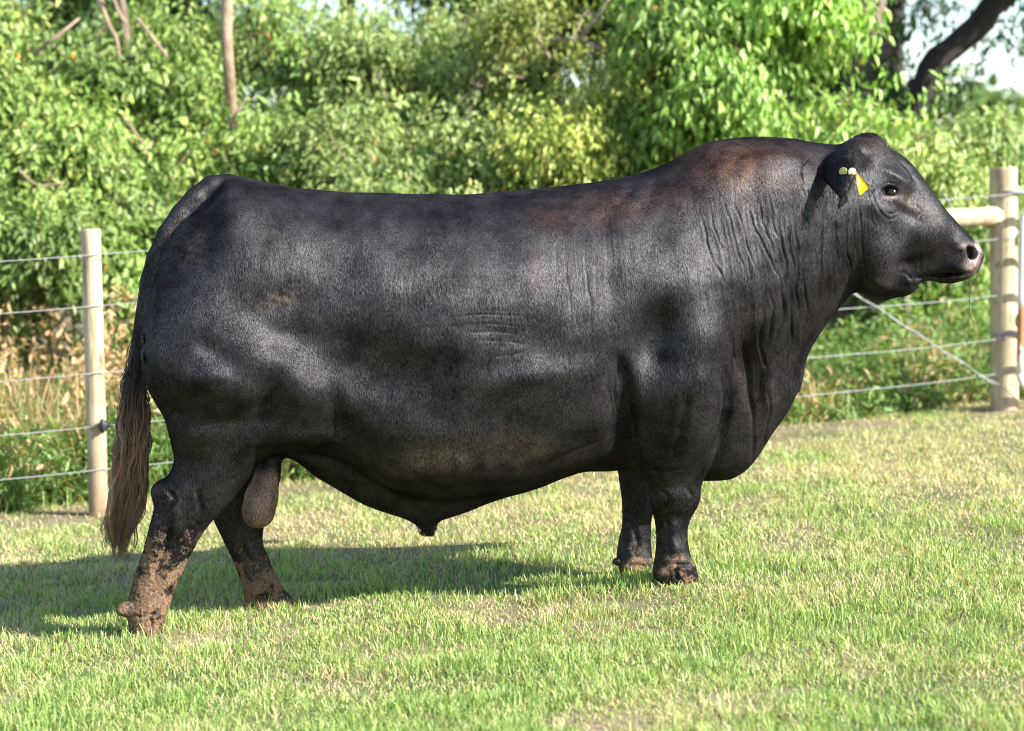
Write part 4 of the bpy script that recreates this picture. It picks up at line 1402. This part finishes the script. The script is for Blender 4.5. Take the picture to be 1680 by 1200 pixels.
# front row
e, p = plant("leafy_tree", "broad leafy tree with drooping leaves at the far left edge behind the fence", "tree", 30, 13.0, "trees behind the fence")
crown("crown", e, [(40, 190, 12.8, 120, 90, .7), (60, 300, 12.3, 120, 90, .6), (-130, 220, 12.8, 130, 220, .8), (20, 60, 13.2, 60, 36, .4), (30, 410, 12.2, 90, 50, .45)], 2900, .085, GRN, seed=2, yellow=.25, gap=.35)
limb([(20, ground_py(20, 13), 13), (30, 300, 13.1), (10, 60, 13.2), (30, -160, 13.4)], [22, 18, 14, 9], m_bark, e, "trunk")
limb([(-30, 130, 12.6), (40, 100, 12.4), (90, 62, 12.2), (130, 30, 12.3)], [4, 4, 3, 2], m_bark_pale, e)
e, p = plant("leafy_tree", "leafy tree with bare pale twigs near its top, just left of the bull's rump", "tree", 230, 13.2, "trees behind the fence")
crown("crown", e, [(190, 210, 13.0, 120, 90, .7), (240, 320, 12.5, 120, 80, .6), (150, 150, 13.2, 90, 36, .4), (290, 420, 12.6, 80, 60, .4)], 2600, .082, GRN, seed=3, yellow=.2, gap=.38)
limb([(240, ground_py(240, 13.3), 13.3), (235, 300, 13.3), (215, 120, 13.3), (190, -60, 13.4)], [16, 12, 9, 5], m_bark, e, "trunk")
for pts, rr in (([(160, -20, 12.7), (178, 40, 12.6), (192, 70, 12.6), (196, 96, 12.6)], [4, 4, 3, 2]), ([(182, -10, 12.6), (200, 30, 12.6), (206, 38, 12.6)], [3, 3, 2]),
                ([(178, 40, 12.6), (165, 50, 12.6), (158, 60, 12.6)], [3, 2, 1.5]), ([(225, 30, 12.6), (260, 75, 12.5), (275, 95, 12.5)], [3, 3, 2]),
                ([(200, 190, 12.0), (225, 222, 11.9), (245, 258, 11.9)], [2.5, 2, 1.5]), ([(30, 280, 11.8), (70, 306, 11.7), (105, 300, 11.7)], [3, 2.5, 2])):
    limb(pts, rr, m_bark_pale, e)
e, p = plant("leafy_tree", "leafy tree with a pale upright trunk showing above the bull's rump", "tree", 410, 13.4, "trees behind the fence")
crown("crown", e, [(400, 220, 13.2, 110, 80, .7), (470, 280, 12.9, 110, 60, .6), (360, 300, 12.9, 90, 90, .5), (480, 120, 13.6, 80, 60, .5), (290, 80, 13.6, 60, 60, .4), (430, 50, 13.8, 70, 44, .4), (560, 70, 13.6, 50, 50, .4)], 2500, .078, GRN, seed=4, yellow=.2, gap=.36)
limb([(385, ground_py(385, 13.0), 13.0), (380, 200, 12.9), (372, 80, 12.7), (375, -60, 12.8)], [14, 10, 10, 9], m_bark_pale, e, "trunk")
limb([(378, 210, 12.4), (392, 180, 12.3), (405, 160, 12.3)], [3, 2.5, 2], m_bark_pale, e)
e, p = plant("bushy_shrub", "rounded bushy shrub of small light green leaves above the middle of the bull's back", "shrub", 640, 12.8, "shrubs behind the fence")
crown("crown", e, [(600, 220, 12.8, 90, 100, .6), (700, 200, 12.7, 110, 90, .6), (790, 260, 12.5, 70, 70, .5), (650, 330, 12.2, 170, 60, .5), (780, 90, 13.3, 80, 56, .4), (640, 90, 13.3, 70, 50, .4)], 3300, .070, LIT, seed=5, yellow=.12, gap=.24, spread=.12)
limb([(660, ground_py(660, 12.9), 12.9), (655, 330, 12.9), (640, 200, 12.9), (620, 120, 12.9)], [12, 10, 6, 3], m_bark, e, "trunk")
limb([(700, ground_py(700, 12.9), 12.9), (720, 330, 12.9), (760, 200, 12.9), (790, 120, 12.9)], [8, 7, 5, 3], m_bark, e, "trunk")
e, p = plant("yellow_green_shrub", "yellowish green shrub with small leaves behind the rise of the bull's neck", "shrub", 930, 12.6, "shrubs behind the fence")
crown("crown", e, [(880, 250, 12.5, 70, 90, .5), (960, 180, 12.7, 90, 80, .5), (1020, 130, 12.7, 60, 110, .5), (920, 60, 13.2, 80, 50, .4), (960, 300, 12.2, 130, 50, .5)], 2500, .066, YEL, seed=6, yellow=.4, gap=.3, spread=.12)
limb([(940, ground_py(940, 12.8), 12.8), (935, 300, 12.8), (960, 200, 12.8), (980, 60, 12.8)], [10, 8, 6, 3], m_bark, e, "trunk")
for pts, rr in (([(800, 65, 12.9), (808, 55, 12.9), (812, 100, 12.9), (835, 125, 12.8), (860, 128, 12.8)], [2.5, 2.5, 3, 3, 2]), ([(900, 65, 12.3), (950, 62, 12.3), (975, 35, 12.2), (1000, -5, 12.2)], [2.5, 3.5, 3.5, 3]),
                ([(885, 65, 12.4), (905, 100, 12.3), (880, 60, 12.3)], [2, 2, 2]), ([(950, 62, 12.3), (985, 80, 12.2), (1000, 82, 12.2)], [2.5, 2, 1.5]), ([(940, 70, 12.2), (965, 20, 12.2), (990, 30, 12.2)], [2, 2, 1.5])):
    limb(pts, rr, m_bark_pale, e)
e, p = plant("bright_leafy_tree", "bright green tree with large hanging leaves behind the bull's hump and head", "tree", 1240, 12.6, "trees behind the fence")
crown("crown", e, [(1170, 90, 12.4, 100, 110, .6), (1255, 70, 12.3, 84, 110, .6), (1240, 190, 12.0, 150, 60, .5), (1120, 170, 12.5, 60, 90, .4), (1385, 200, 12.2, 56, 34, .35), (1250, -60, 12.6, 200, 80, .7), (1230, 290, 12.4, 140, 60, .4)], 3300, .092, BRT, seed=7, yellow=.12, gap=.25, hang=1.2, spread=.16)
limb([(1260, ground_py(1260, 13), 13), (1255, 300, 13), (1240, 100, 13), (1230, -150, 13.1)], [18, 14, 12, 8], m_bark, e, "trunk")
e, p = plant("low_shrub", "low shrub with yellow green sprigs right behind the bull's head", "shrub", 1500, 12.9, "shrubs behind the fence")
crown("crown", e, [(1440, 235, 12.9, 60, 36, .4), (1520, 275, 12.8, 66, 46, .4), (1450, 300, 12.8, 90, 60, .4), (1570, 290, 13.0, 46, 30, .3)], 800, .068, LIT, seed=8, yellow=.35, gap=.30, spread=.12)
limb([(1490, ground_py(1490, 13.2), 13.2), (1480, 350, 13.2), (1470, 250, 13.2)], [8, 6, 3], m_bark, e, "trunk")
e, p = plant("dark_shrub", "dark green shrub behind the corner post at the right edge", "shrub", 1620, 14.5, "shrubs behind the fence")
crown("crown", e, [(1640, 330, 14.5, 110, 80, .7), (1560, 400, 14.2, 110, 80, .6), (1690, 420, 14.3, 100, 90, .6), (1480, 420, 14.6, 120, 80, .6)], 2000, .09, GRN, seed=9, gap=.2, spread=.13)
limb([(1620, ground_py(1620, 14.7), 14.7), (1610, 450, 14.7), (1600, 330, 14.7)], [10, 8, 4], m_bark, e, "trunk")
e, p = plant("sapling", "thin sapling with sparse pale leaves against the open sky at the right edge", "tree", 1650, 13.4, "trees behind the fence")
crown("crown", e, [(1650, 215, 13.4, 45, 45, .25), (1610, 250, 13.4, 40, 30, .2), (1690, 260, 13.4, 50, 50, .3)], 190, .08, LIT, seed=10, gap=.1, spread=.11)
limb([(1660, ground_py(1660, 13.6), 13.6), (1655, 400, 13.6), (1645, 280, 13.5), (1650, 190, 13.4)], [6, 5, 3, 2], m_bark, e, "trunk")
# big trees behind
e, p = plant("big_tree", "large tree with twin grey trunks standing behind the bright leafy crown", "tree", 1430, 15.5, "big trees further back")
limb([(1400, ground_py(1400, 15.5), 15.5), (1408, 300, 15.5), (1416, 120, 15.5), (1424, -200, 15.6)], [42, 36, 33, 28], m_bark, e, "trunk", nseg=18)
limb([(1470, ground_py(1470, 15.8), 15.8), (1470, 300, 15.8), (1466, 120, 15.8), (1480, -200, 15.9)], [22, 19, 17, 14], m_bark_shaded, e, "trunk", nseg=14)
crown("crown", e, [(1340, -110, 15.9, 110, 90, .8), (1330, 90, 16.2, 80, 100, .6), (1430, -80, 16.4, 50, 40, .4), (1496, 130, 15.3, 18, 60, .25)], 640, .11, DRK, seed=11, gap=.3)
e, p = plant("leaning_tree", "dark trunk leaning up to the right across the open sky", "tree", 1480, 14.8, "big trees further back")
limb([(1476, ground_py(1476, 14.8), 14.8), (1484, 300, 14.8), (1502, 190, 14.8), (1530, 110, 14.8), (1590, 55, 14.8), (1650, -10, 14.8), (1760, -130, 14.8)], [22, 19, 17, 20, 21, 20, 16], m_bark_shaded, e, "trunk", nseg=16)
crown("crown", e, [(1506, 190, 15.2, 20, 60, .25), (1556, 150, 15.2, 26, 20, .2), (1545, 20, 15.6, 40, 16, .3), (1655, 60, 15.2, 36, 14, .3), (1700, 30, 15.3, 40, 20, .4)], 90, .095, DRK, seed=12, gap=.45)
crown("shade_crown", e, [(1640, -190, 14.2, 150, 70, .7), (1800, -120, 14.0, 110, 90, .7)], 700, .10, DRK, seed=31, gap=.1)  # out-of-view crown added to shade the leaning trunk
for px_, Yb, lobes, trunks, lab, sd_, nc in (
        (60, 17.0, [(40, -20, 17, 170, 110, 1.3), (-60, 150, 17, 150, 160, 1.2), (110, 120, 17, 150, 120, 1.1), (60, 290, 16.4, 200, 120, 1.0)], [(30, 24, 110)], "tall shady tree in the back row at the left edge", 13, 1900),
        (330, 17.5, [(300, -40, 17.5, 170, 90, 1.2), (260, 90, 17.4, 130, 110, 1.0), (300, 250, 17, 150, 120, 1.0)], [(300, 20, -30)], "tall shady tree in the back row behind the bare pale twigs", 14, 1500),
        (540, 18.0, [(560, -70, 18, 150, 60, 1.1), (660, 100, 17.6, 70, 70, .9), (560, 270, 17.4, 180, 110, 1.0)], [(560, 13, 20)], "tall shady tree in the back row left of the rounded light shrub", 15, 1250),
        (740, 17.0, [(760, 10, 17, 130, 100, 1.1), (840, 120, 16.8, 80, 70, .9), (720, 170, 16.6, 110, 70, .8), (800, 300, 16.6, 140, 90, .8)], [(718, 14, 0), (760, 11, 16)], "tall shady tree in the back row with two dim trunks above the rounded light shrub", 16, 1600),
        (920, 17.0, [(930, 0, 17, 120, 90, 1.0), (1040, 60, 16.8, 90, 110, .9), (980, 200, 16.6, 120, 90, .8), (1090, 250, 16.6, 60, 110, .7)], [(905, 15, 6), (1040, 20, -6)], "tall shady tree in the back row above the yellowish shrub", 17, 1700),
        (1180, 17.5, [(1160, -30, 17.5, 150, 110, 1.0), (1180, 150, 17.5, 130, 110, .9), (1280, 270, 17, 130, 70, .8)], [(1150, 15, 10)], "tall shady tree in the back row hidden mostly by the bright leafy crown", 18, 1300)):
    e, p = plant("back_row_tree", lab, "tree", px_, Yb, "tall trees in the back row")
    crown("crown", e, lobes + [(px_ + 30, -200, Yb - 1.3, 180, 70, 1.2)], int(nc * .95), .12, DRK, seed=sd_, gap=.62, spread=.16, yellow=.15, noisy=.8)  # last lobe is above the frame, added to shade the back row
    for k_, (tx, tr, lean) in enumerate(trunks):
        limb([(tx - lean * .3, ground_py(tx, Yb), Yb), (tx, 250, Yb), (tx + lean * .3, 60, Yb), (tx + lean, -180, Yb)], [tr * 1.4, tr * 1.1, tr, tr * .8], m_bark, e, "trunk", nseg=12)
# undergrowth below the left trees
e, p = plant("undergrowth_bush", "dark tangled bush low between the fence post and the left trees", "shrub", 150, 12.2, "shrubs behind the fence")
crown("crown", e, [(60, 440, 12.0, 120, 60, .4), (200, 450, 12.3, 100, 60, .4), (320, 480, 12.4, 80, 60, .4)], 900, .08, GRN, seed=19, gap=.4, spread=.12)
limb([(150, ground_py(150, 12.4), 12.4), (152, 520, 12.4), (146, 440, 12.4)], [6, 5, 3], m_bark, e, "trunk")
# far wood on the horizon
far = []
r = np.random.default_rng(40)
nF = 30000
fx = r.uniform(-34, 38, nF); fy = r.uniform(44, 56, nF)
top_ = 1.9 + 1.2 * value_noise(fx, fy * 0, 5.0, 41) + .9 * value_noise(fx, fy * 0, 1.4, 42)
fz = r.uniform(-2, 1, nF) * 0 + top_ * r.uniform(0, 1, nF) ** .6 + gz_at(fx, fy) * .5
fb = np.stack([fx, fy, fz], -1)
t2 = r.uniform(0, 1, (nF, 1))
V_, Fc, C_ = leaves(fb, r.normal(size=(nF, 3)) + [0, 0, -.4], r.normal(size=(nF, 3)) + [.2, -.6, .5], r.uniform(.25, .5, nF), .7, np.array(DRK[0]) * (1 - t2) + np.array(GRN[1]) * t2)
tag(mesh_obj("far_wood", V_, Fc, m_leaf, smooth=False, colors={"tint": C_}), kind="stuff")
